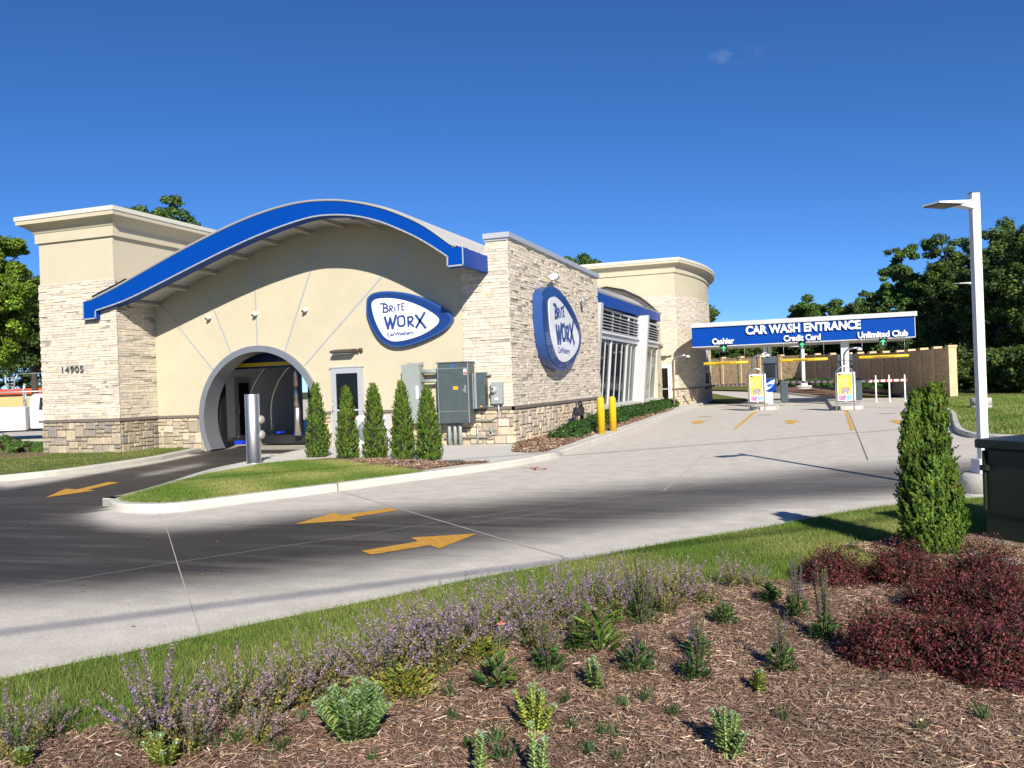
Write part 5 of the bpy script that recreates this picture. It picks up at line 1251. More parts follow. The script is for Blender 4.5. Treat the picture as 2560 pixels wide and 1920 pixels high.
for (q, lab) in [([(2397, 1389), (2440, 1380), (2465, 1386), (2425, 1400)], 'pale flat stone slab behind the barberry shrubs, left piece'), ([(2427, 1399), (2475, 1386), (2548, 1401), (2546, 1411), (2500, 1408)], 'pale flat stone slab nearest the transformer box, right piece')]:
    o = slab('stone_slab', [G(x, y, .06)[:2] for x, y in q], .0, .065, CONCB, None); tag(o, lab, 'stone slab', 'pale stone slabs')
p = CW(-20.17, 35.5); t = thing('pickup_truck', 'white utility pickup with service body parked behind the left tower', 'truck', (p[0], p[1], 0), TH)
mb = MB(); mb.prism([(-2.6, .55), (-2.1, .40), (-.05, .40), (-.05, 1.38), (-3.6, 1.38), (-3.6, .75), (-3.3, .75)], lambda a, b, dd: (a, dd, b), 0, 1.9); mb.build('service_body', TRUCKW, t, .03, False)
mb = MB(); mb.prism([(.12, .45), (2.2, .45), (2.2, 1.2), (1.9, 1.30), (1.45, 1.86), (.35, 1.9), (.16, 1.80), (.10, 1.2)], lambda a, b, dd: (a, dd, b), .03, 1.85); mb.prism([(2.2, .45), (3.7, .45), (3.75, 1.0), (3.4, 1.18), (2.2, 1.22)], lambda a, b, dd: (a, dd, b), .03, 1.85); cab = mb.build('cab', TRUCKW, t, .05, False)
mb = MB(); mb.prism([(.52, 1.22), (1.75, 1.22), (1.42, 1.72), (.58, 1.74)], lambda a, b, dd: (a, dd, b), .02, .035); mb.build('side_window', GLASSB, cab, world=False)
mb = MB(); mb.box(-3.6, 3.6, .2, 1.7, .34, .46); mb.box(-.05, .12, .3, 1.6, .4, 1.3); mb.build('chassis', BLACK, t, 0, False)
for x in (-2.8, 2.9):
    mb = MB(); mb.lathe((x, .02, .38), [(.2, 0), (.37, .0), (.38, .04), (.38, .22), (.2, .25)], 24, 0, None, Matrix.Rotation(R(-90), 3, 'X')); w_ = mb.build('wheel', RUBBER, t, 0, False)
    mb = MB(); mb.lathe((x, .0, .38), [(.001, 0.02), (.2, .0), (.2, .05)], 20, 0, None, Matrix.Rotation(R(-90), 3, 'X')); mb.build('rim', ALU, w_, 0, False)
mb = MB(); mb.box(-1.65, -1.50, -.012, 0, .86, .93); mb.build('latch', BLACK, t, .01, False)
mb = MB(); mb.tube([(-.55, .9, 1.35), (-.58, .9, 2.1), (-.52, .9, 2.35)], .06, 8); mb.tube([(-3.4, .2, 2.0), (1.6, .2, 2.0)], .03, 6); mb.tube([(-.1, .2, 1.35), (-.1, .2, 2.0)], .03, 6); mb.tube([(-.45, .2, 2.74), (3.4, .2, 2.8)], .02, 6)
mb.tube([(-1.0, .3, 2.75), (-.98, .3, 2.4), (-.8, .3, 1.98)], .03, 6); mb.tube([(-.45, .3, 2.74), (-.6, .3, 2.5), (-.68, .3, 1.98)], .03, 6)
for k in range(5): mb.tube([(-.98 + k * .03, .3, 2.62 - k * .13), (-.56 - k * .02, .3, 2.62 - k * .13)], .012, 5)
mb.build('ladder_rack', GALV, t, 0, False)
p = CW(-76, 96); t = thing('brick_store', 'low tan brick building with a red band behind the white truck', 'building', (p[0], p[1], 0), TH)
mb = MB(); mb.box(0, 34, 0, 14, 0, 2.35); mb.build('wall', TANB, t, 0, False)
mb = MB(); mb.box(-.3, 25, -.4, 14, 2.45, 3.05); mb.build('red_canopy', REDB, t, 0, False)
mb = MB(); mb.box(-.2, 34.1, -.3, 14, 2.35, 2.45); mb.build('roof', mat('dark_roof', (0.08, 0.06, 0.05), .8), t, 0, False)
# overhead utility lines high behind the camera: their soft shadows cross the pavement
def wire(px0, py0, px1, py1, hgt, lab, r=.022):
    k = hgt / SUN.z; a = Vector(G(px0, py0)) + SUN * k; b = Vector(G(px1, py1)) + SUN * k; d = (b - a).normalized()
    a -= d * 9; b += d * 14; mb = MB(); mb.tube([tuple(a), tuple(b)], r, 6); tag(mb.build('power_line', RUBBER), lab, 'power line', 'overhead power lines')
wire(0, 1581, 640, 1500, 7.0, 'overhead cable above the flower bed, lower of the two lines', .024)
wire(1400, 1140, 2100, 1085, 8.5, 'overhead cable whose faint shadow crosses the upper driveway', .022)

# ------------------------------------------------------------------ vegetation
def merge(parts):
    V = []; Q = []; C = []; o = 0
    for v, q, c in parts: V.append(v); Q.append(q + o); C.append(c); o += len(v)
    return np.concatenate(V), np.concatenate(Q), np.concatenate(C)
def ovals(P, D, N, L, w, fold=0.25):
    """fleshy 6-sided leaves from base P along D, width dir = D x N; returns hexagon faces"""
    D = unit(D); B = unit(np.cross(D, N)); N = np.cross(B, D); L = np.asarray(L).reshape(-1, 1); w = np.asarray(w).reshape(-1, 1)
    pts = [(0, 0, 0), (.4, -.42, fold), (.78, -.36, fold), (1, 0, .05), (.78, .36, fold), (.4, .42, fold)]
    V = np.stack([P + D * L * a + B * w * b + N * w * c for a, b, c in pts], 1)
    n = len(P); I = np.arange(6 * n).reshape(n, 6)
    Q = np.concatenate([I[:, [0, 1, 2, 3]], I[:, [0, 3, 4, 5]]]); return V.reshape(-1, 3), Q
def limb_mesh(limbs, mb):
    for pts, r0, r1 in limbs:
        n = len(pts); mb.tube(pts, [r0 + (r1 - r0) * i / (n - 1) for i in range(n)], 8)
def tree(name, label, cat, L, Z, top_z, crowns, ls, pal, seed, nleaf=14000, nclump=46, rc=0.85, group=None, trunk_r=.22):
    rg = np.random.default_rng(seed); x, y, _ = CW(L, Z); z0 = hz(x, y) - .05
    t = thing(name, label, cat, (x, y, z0), 0, group)
    tot = sum(c[3] * c[4] * c[5] for c in crowns); P = []; N = []; limbs = []; cl = []
    for (cx, cy, cz, rx, ry, rz) in crowns:
        k = max(6, int(nclump * (rx * ry * rz) / tot)); u = unit(rg.normal(0, 1, (k, 3))); rr = rg.uniform(0.35, 1.0, (k, 1)) ** 0.55
        c = np.array([cx, cy, cz]) + u * rr * np.array([rx, ry, rz]); cl.append(c)
    cl = np.concatenate(cl); k = len(cl); rad = rc * rg.uniform(.6, 1.35, k)
    w = rad ** 2; cnt = (nleaf * w / w.sum()).astype(int)
    cc = []
    for i in range(k):
        u = unit(rg.normal(0, 1, (cnt[i], 3))); r = rad[i] * rg.uniform(.25, 1.0, (cnt[i], 1)) ** .5 * np.array([1, 1, .62])
        P.append(cl[i] + u * r + rg.normal(0, .06, (cnt[i], 3))); N.append(unit(u + np.array([0, 0, .7])))
        cc.append(np.ones((cnt[i], 1)) * math.exp(rg.normal(0, .16)))
    P = np.concatenate(P); N = np.concatenate(N); cc = np.concatenate(cc)
    V, Q = leafset(P, N, ls, .75, .55, None, rg); C = np.clip(vary(pal, len(P), .22, .08, rg) * cc, 0, 1)
    quads('crown', V, Q, C, LEAF, t)
    mb = MB(); cz0 = min(c[2] - c[5] for c in crowns); zc = max(.8, cz0 + .5)
    topc = max(c[2] for c in crowns)
    mb.tube([(0, 0, 0), (.08, .02, zc * .5), (-.05, .1, zc), (.05, 0, topc)], [trunk_r * 1.3, trunk_r, trunk_r * .8, .05], 10)
    for i in rg.choice(k, min(14, k), replace=False):
        c = cl[i]; zs = max(zc * .7, min(topc * .9, c[2] - abs(c[0]) * .7 - .6)); m = (c[0] * .5, c[1] * .5, zs + (c[2] - zs) * .55)
        mb.tube([(0, 0, zs), m, tuple(c)], [trunk_r * .45, trunk_r * .28, .02], 6)
    o = mb.build('trunk', BARK, None); o.parent = t
    return t
def px_tree(name, label, cat, px, top, Z, half_px, base_frac, ls, pal, seed, extra=(), **kw):
    """tree whose crown is centred over photo column px, with its top at row top, at distance Z"""
    hor = 960 - RO * (px - 1280); s = Z / F; L = (px - 1280 + RO * (top - 960)) * s; tz = (hor - top) * s + H
    x, y, _ = CW(L, Z); tz -= hz(x, y); r = half_px * s; b = tz * base_frac; cz = (tz + b) / 2; rz = (tz - b) / 2
    crowns = [(0, 0, cz, r * .86, r * .86, rz * .92)] + [(ex * s, 0, tz - ez * s, er * s, er * s, er * s * 1.1) for ex, ez, er in extra]
    sh_ = random.Random(seed)
    for j in range(11):
        az = j * 2.4 + sh_.uniform(-.3, .3); el = sh_.uniform(-.25, 1.15); q = r * sh_.uniform(.34, .50)
        crowns.append((math.cos(az) * math.cos(el) * r * .72, math.sin(az) * math.cos(el) * r * .72, cz + math.sin(el) * (rz - q * .9) , q, q, q * .85))
    kw['nclump'] = int(kw.get('nclump', 46) * 3.0); kw['rc'] = kw.get('rc', .85) * .62; kw['nleaf'] = int(kw.get('nleaf', 14000) * 2.0); ls = ls * .72
    return tree(name, label, cat, L, Z, tz, crowns, ls, pal, seed, **kw)
DG = [(0.055, 0.095, 0.020), (0.075, 0.125, 0.023), (0.036, 0.068, 0.018), (0.105, 0.16, 0.032)]
MG = [(0.075, 0.140, 0.028), (0.105, 0.18, 0.034), (0.048, 0.10, 0.022)]
YG = [(0.15, 0.235, 0.018), (0.20, 0.28, 0.022), (0.11, 0.18, 0.018), (0.07, 0.13, 0.016)]
g_ = 'broadleaf trees behind the car wash'
px_tree('maple_tree', 'sunlit yellow green maple at the left edge beside the stone tower', 'tree', -10, 560, 44, 125, .27, .20, YG, 1, ((70, 140, 45), (-60, 60, 60)), nleaf=46000, nclump=80, rc=.62, group=g_)
px_tree('broadleaf_tree', 'dark green tree between the left maple and the stone tower', 'tree', 95, 690, 60, 95, .30, .30, DG, 2, nleaf=16000, nclump=60, rc=.9, group=g_)
px_tree('broadleaf_tree', 'distant dark tree behind the low tan brick building', 'tree', 30, 820, 128, 85, -.05, .30, DG, 14, (), nleaf=14000, nclump=60, rc=1.1, group=g_)
px_tree('broadleaf_tree', 'distant dark tree between the brick building and the stone tower', 'tree', 110, 790, 130, 70, -.05, .30, DG, 15, (), nleaf=12000, nclump=60, rc=1.1, group=g_)
px_tree('broadleaf_tree', 'round tree top just over the left tower cornice, leftmost pair', 'tree', 345, 500, 56, 60, .5, .24, MG, 3, (), nleaf=12000, nclump=30, rc=.6, group=g_)
px_tree('broadleaf_tree', 'taller ragged tree top over the left tower roof edge', 'tree', 455, 500, 56, 58, .5, .24, MG, 4, ((12, 10, 18), (50, 62, 24), (-30, 50, 22), (82, 78, 16)), nleaf=11000, nclump=30, rc=.55, group=g_)
px_tree('broadleaf_tree', 'tree top peeking over the stone side wall parapet', 'tree', 1462, 622, 74, 85, .5, .26, MG, 5, (), nleaf=15000, nclump=34, rc=.7, group=g_)
px_tree('broadleaf_tree', 'slim dark tree just right of the round entrance tower', 'tree', 1760, 752, 84, 48, .05, .26, DG, 6, ((10, 30, 24),), nleaf=9000, nclump=34, rc=.8, group=g_)
px_tree('broadleaf_tree', 'rounded green tree standing over the canopy lettering', 'tree', 2075, 720, 88, 108, .12, .28, MG, 7, (), nleaf=24000, nclump=54, rc=.85, group=g_)
px_tree('broadleaf_tree', 'lower tree between the round tree and the tall spiky one', 'tree', 2180, 742, 82, 70, .1, .27, DG, 8, (), nleaf=14000, nclump=40, rc=.8, group=g_)
px_tree('broadleaf_tree', 'tall tree with two light green spires over the canopy end', 'tree', 2275, 634, 72, 92, .05, .26, MG, 9, ((-14, 4, 20), (16, 0, 20)), nleaf=30000, nclump=70, rc=.62, group=g_)
px_tree('broadleaf_tree', 'broad green tree filling in between the spired tree and the dark one', 'tree', 2335, 655, 69, 80, .02, .26, MG, 13, (), nleaf=24000, nclump=70, rc=.7, group=g_)
px_tree('broadleaf_tree', 'large dark tree directly left of the near lamp post', 'tree', 2390, 612, 66, 75, .02, .27, DG, 10, ((-20, 0, 34), (40, 5, 30)), nleaf=24000, nclump=80, rc=.85, group=g_)
px_tree('broadleaf_tree', 'large dark tree directly right of the near lamp post', 'tree', 2500, 590, 58, 100, .0, .26, DG, 11, ((20, -5, 40), (-30, 60, 40)), nleaf=30000, nclump=90, rc=.85, group=g_)
px_tree('broadleaf_tree', 'tallest dark tree at the right edge of the picture', 'tree', 2620, 535, 52, 115, .0, .25, DG, 12, nleaf=26000, nclump=80, rc=.85, group=g_)
for i, (px, top, hw, lab) in enumerate([(1745, 836, 100, 'low dark tree above the block wall beside the entrance tower'), (1850, 834, 105, 'low dark tree above the block wall behind the left lane'), (1950, 832, 105, 'low dark tree above the block wall behind the left canopy column'),
                                        (2045, 828, 105, 'low dark tree above the block wall behind the middle lane'), (2140, 815, 105, 'low dark tree above the block wall behind the wide canopy column'), (2230, 795, 105, 'low dark tree above the shaded block wall behind the right lane')]):
    px_tree('broadleaf_tree', lab, 'tree', px, top, 96 - i * 2.5, hw, .02, .30, DG, 20 + i, nleaf=14000, nclump=60, rc=1.0, group='low trees above the block wall')
for i, (px, top, Z, hw, lab) in enumerate([(2330, 800, 62, 75, 'dense dark bush at the end of the block wall'), (2420, 850, 56, 80, 'dense dark bush behind the far lamp base'), (2520, 860, 50, 85, 'dense dark bush right of the lamp posts'), (2610, 850, 46, 80, 'dense dark bush at the far right edge of the lawn'), (2545, 760, 62, 90, 'tall dark thicket behind the right lawn')]):
    px_tree('bush', lab, 'bush', px, top, Z, hw, -.05, .22, DG, 40 + i, nleaf=12000, nclump=60, rc=.75, group='dark bushes beyond the right lawn', trunk_r=.08)

def thuja_mesh(h, R_, n, ls, seed, t, spurs=(), prof=((0, .82), (.12, 1.0), (.35, .88), (.6, .66), (.8, .42), (.93, .2), (1, .02)), tuft=26):
    """tufts of upright sprays over a rough tapering column"""
    rg = np.random.default_rng(seed); k = n // tuft; z = rg.uniform(0, 1, k) ** 1.1; th = rg.uniform(0, 2 * math.pi, k)
    env = np.interp(z, [p[0] for p in prof], [p[1] for p in prof])
    lump = 1 + .07 * np.sin(th * 3 + z * 9 + seed) + .07 * np.sin(th * 5 - z * 17 + seed) + rg.normal(0, .07, k)
    rr = R_ * env * lump * rg.uniform(.55, 1.0, k) ** .45; cosx, sinx = np.cos(th), np.sin(th)
    base = np.stack([rr * cosx * .88, rr * sinx * .88, z * h * .97], 1); D = unit(np.stack([cosx * .55, sinx * .55, np.full(k, 1.0)], 1) + rg.normal(0, .25, (k, 3)))
    for (sx, sy, sz, sr, sh) in spurs:
        m = k // 12; z2 = rg.uniform(0, 1, m); t2 = rg.uniform(0, 2 * math.pi, m); r2 = sr * (1 - z2 ** 2) ** .5 * rg.uniform(.4, 1, m)
        base = np.concatenate([base, np.stack([sx + r2 * np.cos(t2), sy + r2 * np.sin(t2), sz + z2 * sh], 1)]); D = np.concatenate([D, unit(np.stack([np.cos(t2) * .4, np.sin(t2) * .4, z2 * 0 + 1], 1))])
        cosx = np.concatenate([cosx, np.cos(t2)]); sinx = np.concatenate([sinx, np.sin(t2)]); k = len(base)
    tl = ls * 2.6 * rg.uniform(.6, 1.3, k); tone = np.exp(rg.normal(0, .20, k)); hue = rg.uniform(0, 1, k)
    i = np.repeat(np.arange(k), tuft); u = rg.uniform(0, 1, len(i)); side = unit(rg.normal(0, 1, (len(i), 3)))
    P = base[i] + D[i] * (u * tl[i])[:, None] + side * (ls * .55 * (1.1 - u))[:, None]
    out = np.stack([cosx[i], sinx[i], np.full(len(i), .3)], 1)
    V, Q = leafset(P, unit(out * .7 + side * .6), ls, .36, .3, D[i] * 1.3 + side * .5, rg)
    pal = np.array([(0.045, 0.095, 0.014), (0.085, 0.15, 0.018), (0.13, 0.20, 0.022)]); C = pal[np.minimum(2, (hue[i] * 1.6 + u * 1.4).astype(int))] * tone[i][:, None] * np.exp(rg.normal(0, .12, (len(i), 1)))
    dead = rg.uniform(0, 1, k) < .012; C[dead[i]] = np.array([.20, .08, .02])
    quads('foliage', V, Q, np.clip(C, 0, 1), LEAFG, t)
    mb = MB(); mb.tube([(0, 0, -.05), (0, 0, h * .9)], [.03 * h, .008], 8); o = mb.build('trunk', BARK, None); o.parent = t
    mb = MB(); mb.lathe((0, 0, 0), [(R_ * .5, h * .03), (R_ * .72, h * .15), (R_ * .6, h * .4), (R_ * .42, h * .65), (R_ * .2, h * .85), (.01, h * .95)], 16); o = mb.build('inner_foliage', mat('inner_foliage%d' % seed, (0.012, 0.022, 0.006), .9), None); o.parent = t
TH_L = ['slim dark evergreen nearest the tunnel mouth, first of the five', 'shorter slim evergreen in front of the glazed door, second of five', 'slim evergreen right of the glazed door, middle of the five', 'slim evergreen before the pale grey cabinet, fourth of the five', 'pointed slim evergreen before the big dark cabinet, last of the five']
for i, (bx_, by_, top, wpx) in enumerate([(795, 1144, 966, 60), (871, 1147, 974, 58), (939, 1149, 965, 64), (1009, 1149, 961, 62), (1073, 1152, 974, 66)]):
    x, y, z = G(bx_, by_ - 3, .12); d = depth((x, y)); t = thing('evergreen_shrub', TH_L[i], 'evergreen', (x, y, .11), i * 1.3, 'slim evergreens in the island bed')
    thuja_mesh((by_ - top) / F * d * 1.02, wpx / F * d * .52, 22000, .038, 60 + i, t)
x, y, z = G(2330, 1380, .03); t = thing('evergreen_shrub', 'tall bright evergreen shrub in front of the near lamp post', 'evergreen', (x, y, .03), .4)
dth = depth((x, y)); thuja_mesh((1384 - 985) / F * dth, 168 / F * dth * .455, 62000, .032, 70, t, spurs=((-.20, -.06, .72, .07, .42), (.02, -.1, 1.05, .09, .33), (-.1, 0, 1.0, .08, .30)), prof=((0, .82), (.12, .97), (.25, 1.0), (.5, .80), (.7, .60), (.85, .46), (.94, .32), (1, .12)))

def dome(name, label, cat, base, rx, ry, h, n, ls, pal, seed, group=None, m=LEAFG, aspect=.5, lum=.12, twig=BARK, spike=0, rz=0.0):
    rg = np.random.default_rng(seed); t = thing(name, label, cat, base, rz, group)
    k = max(12, int(n / 130)); u = unit(rg.normal(0, 1, (k, 3))); u[:, 2] = np.abs(u[:, 2]) * 1.0 - .12; rr = rg.uniform(.45, 1.0, (k, 1)) ** .5
    c = u * rr * np.array([rx, ry, h * .92]) ; c[:, 2] = np.clip(c[:, 2], h * .08, None)
    ci = rg.integers(0, k, n); q = unit(rg.normal(0, 1, (n, 3))); cr = min(rx, h) * .30
    P = c[ci] + q * cr * rg.uniform(.2, 1, (n, 1)) ** .5 * np.array([1, 1, .9]); P[:, 2] = np.clip(P[:, 2], .01, None)
    N = unit(unit(P / np.array([rx, ry, h])) + q * .6 + np.array([0, 0, .3]))
    V, Q = leafset(P, N, ls, aspect, .5, None, rg); C = vary(pal, n, .28, .1, rg)
    parts = [(V, Q, C)]
    if spike:
        ca = unit(rg.normal(0, 1, (spike, 3))); ca[:, 2] = np.abs(ca[:, 2]) + .25; ca = unit(ca)
        for j in range(spike):
            base_ = ca[j] * np.array([rx, ry, h]) * .85; m_ = 16; tt = rg.uniform(0, 1, (m_, 1)); d = unit((ca[j] + rg.normal(0, .3, 3)).reshape(1, 3))
            P2 = base_ + d * tt * h * .38 + rg.normal(0, .008, (m_, 3)); v2, q2 = leafset(P2, rg.normal(0, 1, (m_, 3)), ls, aspect, .5, None, rg); parts.append((v2, q2, vary(pal, m_, .25, .1, rg) * 1.2))
    V, Q, C = merge(parts); quads('foliage', V, Q, np.clip(C, 0, 1), m, t)
    mb = MB()
    for j in range(9):
        a = 2 * math.pi * j / 9 + rg.uniform(-.3, .3); e = (math.cos(a) * rx * .7, math.sin(a) * ry * .7, h * rg.uniform(.5, .85)); mb.tube([(0, 0, -.02), (e[0] * .4, e[1] * .4, e[2] * .55), e], [.012, .009, .004], 5)
    o = mb.build('twig', twig, None); o.parent = t; return t
BOX = [(0.035, 0.085, 0.018), (0.045, 0.105, 0.020), (0.028, 0.068, 0.016), (0.06, 0.13, 0.025)]
hl = ['low green hedge shrub nearest the stone corner', 'low green hedge shrub second from the stone corner', 'low green hedge shrub third from the stone corner', 'low green hedge shrub just before the gas meter']
hed = []
for i, yy in enumerate([21.75, 22.55, 23.35, 24.1]):
    hed.append(dome('hedge_shrub', hl[i], 'shrub', (-6.05 - .04 * i, yy, .12), .46, .46, .40, 3600, .055, BOX, 90 + i, 'hedge shrubs along the side wall', lum=.1, rz=i))
for i, yy in enumerate(np.linspace(26.6, 44.5, 14)):
    src = hed[i % 4]; c = copy_tree(src); c.location = (-6.55 - .02 * i + .1 * math.sin(i), yy, .12); c.rotation_euler = (0, 0, i * 1.1); c.scale = (1.15, 1.3, 1.2)
    c['label'] = 'low green hedge shrub below the leaning windows, %s' % ('behind the yellow bollards' if i == 0 else 'in the unbroken row towards the tower door'); 
    if i > 0: c['group'] = 'hedge row below the leaning windows'
for i, (px, py, r_) in enumerate([(8, 1126, .42), (52, 1131, .36), (105, 1128, .30), (-60, 1128, .4)]):
    x, y, z = G(px, py, .12); dome('small_shrub', ['small green shrub at the left picture edge before the truck', 'small round shrub below the white service body', 'small shrub touching the left stone tower', 'small shrub in the planting left of the picture'][i], 'shrub', (x, y, .12), r_, r_, r_ * 1.25, 2200, .06, MG, 110 + i, 'small shrubs left of the tower')
sh = dome('small_shrub', 'small shrub at the foot of the block wall behind the left lane', 'shrub', (*GT(1785, 967)[:2], .8), .55, .55, .6, 1500, .12, BOX, 120, 'small shrubs along the block wall')
p = GT(1785, 966); sh.location = (p[0], p[1], p[2] + .1)
spots = [(1818, 966, 'below the left clearance bar'), (1846, 965, 'behind the left orange poster'), (1965, 967, 'left of the distant lamp post'), (1987, 967, 'touching the distant lamp post'), (2037, 969, 'just right of the distant lamp post'), (2065, 970, 'under the middle barrier arm'), (2084, 972, 'left of the right orange poster'), (2142, 974, 'right of the right orange poster'), (2160, 977, 'second right of the right orange poster'), (2183, 977, 'behind the first white marker post'), (2205, 979, 'between the first white marker posts'), (2232, 982, 'between the last white marker posts'), (2258, 985, 'behind the last white marker post'), (2285, 990, 'in the shade at the end of the kerb'), (2312, 995, 'in the shade below the wall corner')]
for px, py, lab in spots:
    p = GT(px, py - 2); c = copy_tree(sh); c.location = (p[0], p[1], p[2] + .1); c.rotation_euler = (0, 0, px * .7); k_ = .9 + .5 * ((px * 7) % 10) / 10; c.scale = (k_, k_, k_ * .9); c['label'] = 'small shrub at the block wall ' + lab

# barberries
BB = [(0.13, 0.022, 0.028), (0.085, 0.016, 0.020), (0.21, 0.055, 0.058), (0.035, 0.011, 0.012), (0.07, 0.035, 0.018), (0.03, 0.03, 0.012)]
bl = [(2085, 1478, 78, 85, 'dark red barberry shrub farthest left, behind the seed stalks'), (2258, 1488, 92, 108, 'dark red barberry shrub directly before the tall evergreen'), (2462, 1496, 100, 118, 'dark red barberry shrub below the transformer box'),
      (2370, 1560, 95, 105, 'dark red barberry shrub in the middle of the mass, upper left'), (2505, 1590, 110, 130, 'dark red barberry shrub at the right edge, upper middle'), (2215, 1682, 100, 140, 'dark red barberry shrub at the lower left end of the mass'),
      (2350, 1690, 100, 150, 'dark red barberry shrub at the lower centre of the mass'), (2480, 1730, 115, 160, 'dark red barberry shrub nearest the camera'), (2610, 1690, 115, 160, 'dark red barberry shrub cut by the right picture edge')]
for i, (px, py, hw, hp, lab) in enumerate(bl):
    x, y, z = G(px, py - hw * .30, .03); d = depth((x, y)); r_ = hw / F * d
    dome('barberry_shrub', lab, 'shrub', (x, y, .02), r_, r_ * .95, hp / F * d * .98, int(12000 + 6000 * i / 8), .0165, BB, 130 + i, 'dark red barberry shrubs', BERRY, spike=110)

# catmint: grey-green leafy stems ending in violet flower spikes
def catmint(seed, nst=34, h=.38, spread=.24, violet=.45, yellow=.25):
    rg = np.random.default_rng(seed); LP = []; LN = []; LC = []; FP = []; FC = []; mb = MB()
    for s_ in range(nst):
        a = rg.uniform(0, 2 * math.pi); tilt = rg.uniform(.05, 1.0); hh = h * rg.uniform(.55, 1.15) * (1.05 - .25 * tilt); rad = spread * tilt * 1.25
        b = np.array([math.cos(a), math.sin(a), 0]); base = b * rad * .28
        f = lambda u: base + b * rad * (u ** 1.4) + np.array([0, 0, hh * u])
        mb.tube([tuple(f(u)) for u in (0, .35, .7, 1)], [.0022, .0018, .0014, .0008], 4, caps=False)
        nl = 34; u = rg.uniform(.03, .72, nl); P = np.array([f(q) for q in u]) + rg.normal(0, .010, (nl, 3)); LP.append(P); N_ = rg.normal(0, .6, (nl, 3)) + b * .4 + np.array([0, 0, .8]); LN.append(N_)
        dry = rg.uniform() < yellow; low = u < .35
        base_c = np.where((low & (rg.uniform(0, 1, nl) < .45) | dry)[:, None], np.array([[.25, .22, .055]]), np.array([[.10, .125, .05]])); LC.append(base_c)
        fl = rg.uniform() < .85
        if fl:
            nf = 70; u = rg.uniform(.55, 1.04, nf) ** .9; u = np.round(u * 18) / 18 + rg.normal(0, .007, nf); w_ = .0125 * (1.3 - 1.1 * (u - .5)) + .002
            P = np.array([f(q) for q in u]) + unit(rg.normal(0, 1, (nf, 3))) * w_[:, None] * rg.uniform(.5, 1, (nf, 1)); FP.append(P)
            vio = rg.uniform(0, 1, nf) < violet * rg.uniform(.5, 1.4)
            FC.append(np.where(vio[:, None], np.array([[.23, .16, .34]]), np.array([[.32, .235, .225]])))
    LP = np.concatenate(LP); LN = np.concatenate(LN); LC = np.concatenate(LC); V, Q = leafset(LP, LN, .020, .6, .5, None, rg)
    FP = np.concatenate(FP); FC = np.concatenate(FC); V2, Q2 = leafset(FP, rg.normal(0, 1, (len(FP), 3)), .0105, .8, .6, None, rg)
    return (V, Q, LC * np.exp(rg.normal(0, .25, (len(LC), 1)))), (V2, Q2, FC * np.exp(rg.normal(0, .3, (len(FC), 1)))), mb
def make_catmint(seed, **k):
    a, b, mb = catmint(seed, **k); t = thing('catmint_plant', 'x', 'flowering plant', (0, 0, 0), 0, 'catmint plants along the lawn edge')
    quads('foliage', a[0], a[1], np.clip(a[2], 0, 1), LEAF, t); quads('flower_spikes', b[0], b[1], np.clip(b[2], 0, 1), LEAF, t); o = mb.build('stems', MATS['stem'], None); o.parent = t
    return t
mat('stem', (0.10, 0.11, 0.04), .7)
cms = [make_catmint(200, violet=.40, yellow=.2), make_catmint(201, violet=.18, yellow=.45, nst=26), make_catmint(202, violet=.40, yellow=.35, h=.42, nst=30), make_catmint(203, violet=.10, yellow=.7, h=.33, nst=24)]
cat_l = [(45, 1905, 190, 1, 'at the lower left corner of the picture'), (130, 1850, 130, 3, 'small and straggly near the left lawn edge'), (395, 1870, 250, 0, 'big bluish clump at the left of the bed'), (480, 1900, 180, 1, 'dull clump behind the yellow green sedum on the left'),
         (590, 1800, 190, 1, 'leaning over the lawn left of the big sedum'), (690, 1790, 200, 3, 'straw coloured, above the big sedum on the left'), (640, 1870, 150, 3, 'dry and low immediately left of the big sedum'), (775, 1770, 190, 1, 'directly above the big sedum'), (850, 1720, 160, 3, 'straw coloured, above and right of the big sedum'),
         (960, 1740, 210, 2, 'violet clump left of the yellow leafy plant'), (1000, 1680, 175, 0, 'tall violet clump behind the yellow leafy plant'), (1080, 1700, 190, 2, 'violet clump right of the yellow leafy plant'), (1150, 1640, 190, 2, 'tall violet clump left of the pink coneflower'), (1215, 1650, 180, 0, 'violet clump around the pink coneflower'),
         (1290, 1590, 170, 2, 'violet clump just right of the pink coneflower'), (1340, 1630, 160, 0, 'low violet clump below the row, mid bed'), (1375, 1560, 165, 0, 'tall clump in the dense middle of the row'), (1440, 1590, 150, 2, 'front clump in the dense middle of the row'), (1470, 1540, 165, 2, 'clump standing against the lawn past the middle'),
         (1540, 1560, 150, 0, 'clump left of the dark green salvia'), (1590, 1520, 145, 1, 'brownish clump behind the dark green salvia'), (1660, 1545, 150, 1, 'brownish clump right of the dark green salvia'), (1700, 1505, 135, 1, 'faded clump near the right end of the row'), (1770, 1520, 130, 3, 'dry clump near the right end of the row'), (1830, 1480, 110, 1, 'small faded clump second from the right end'), (1890, 1480, 95, 3, 'small dry clump at the right end of the row'), (1060, 1610, 130, 0, 'slender clump deep in the lawn edge')]
used_c = set()
for px, py, hp, k, lab in cat_l:
    x, y, z = G(px, py - 12, .03); d = depth((x, y)); s_ = hp / F * d / .43 * (.86 if px > 1150 else .96)
    if k in used_c: c = copy_tree(cms[k])
    else: c = cms[k]; used_c.add(k)
    c.location = (x, y, .02); c.rotation_euler = (0, 0, px * .37); c.scale = (s_ * 1.0, s_ * 1.0, s_); c['label'] = 'catmint ' + lab

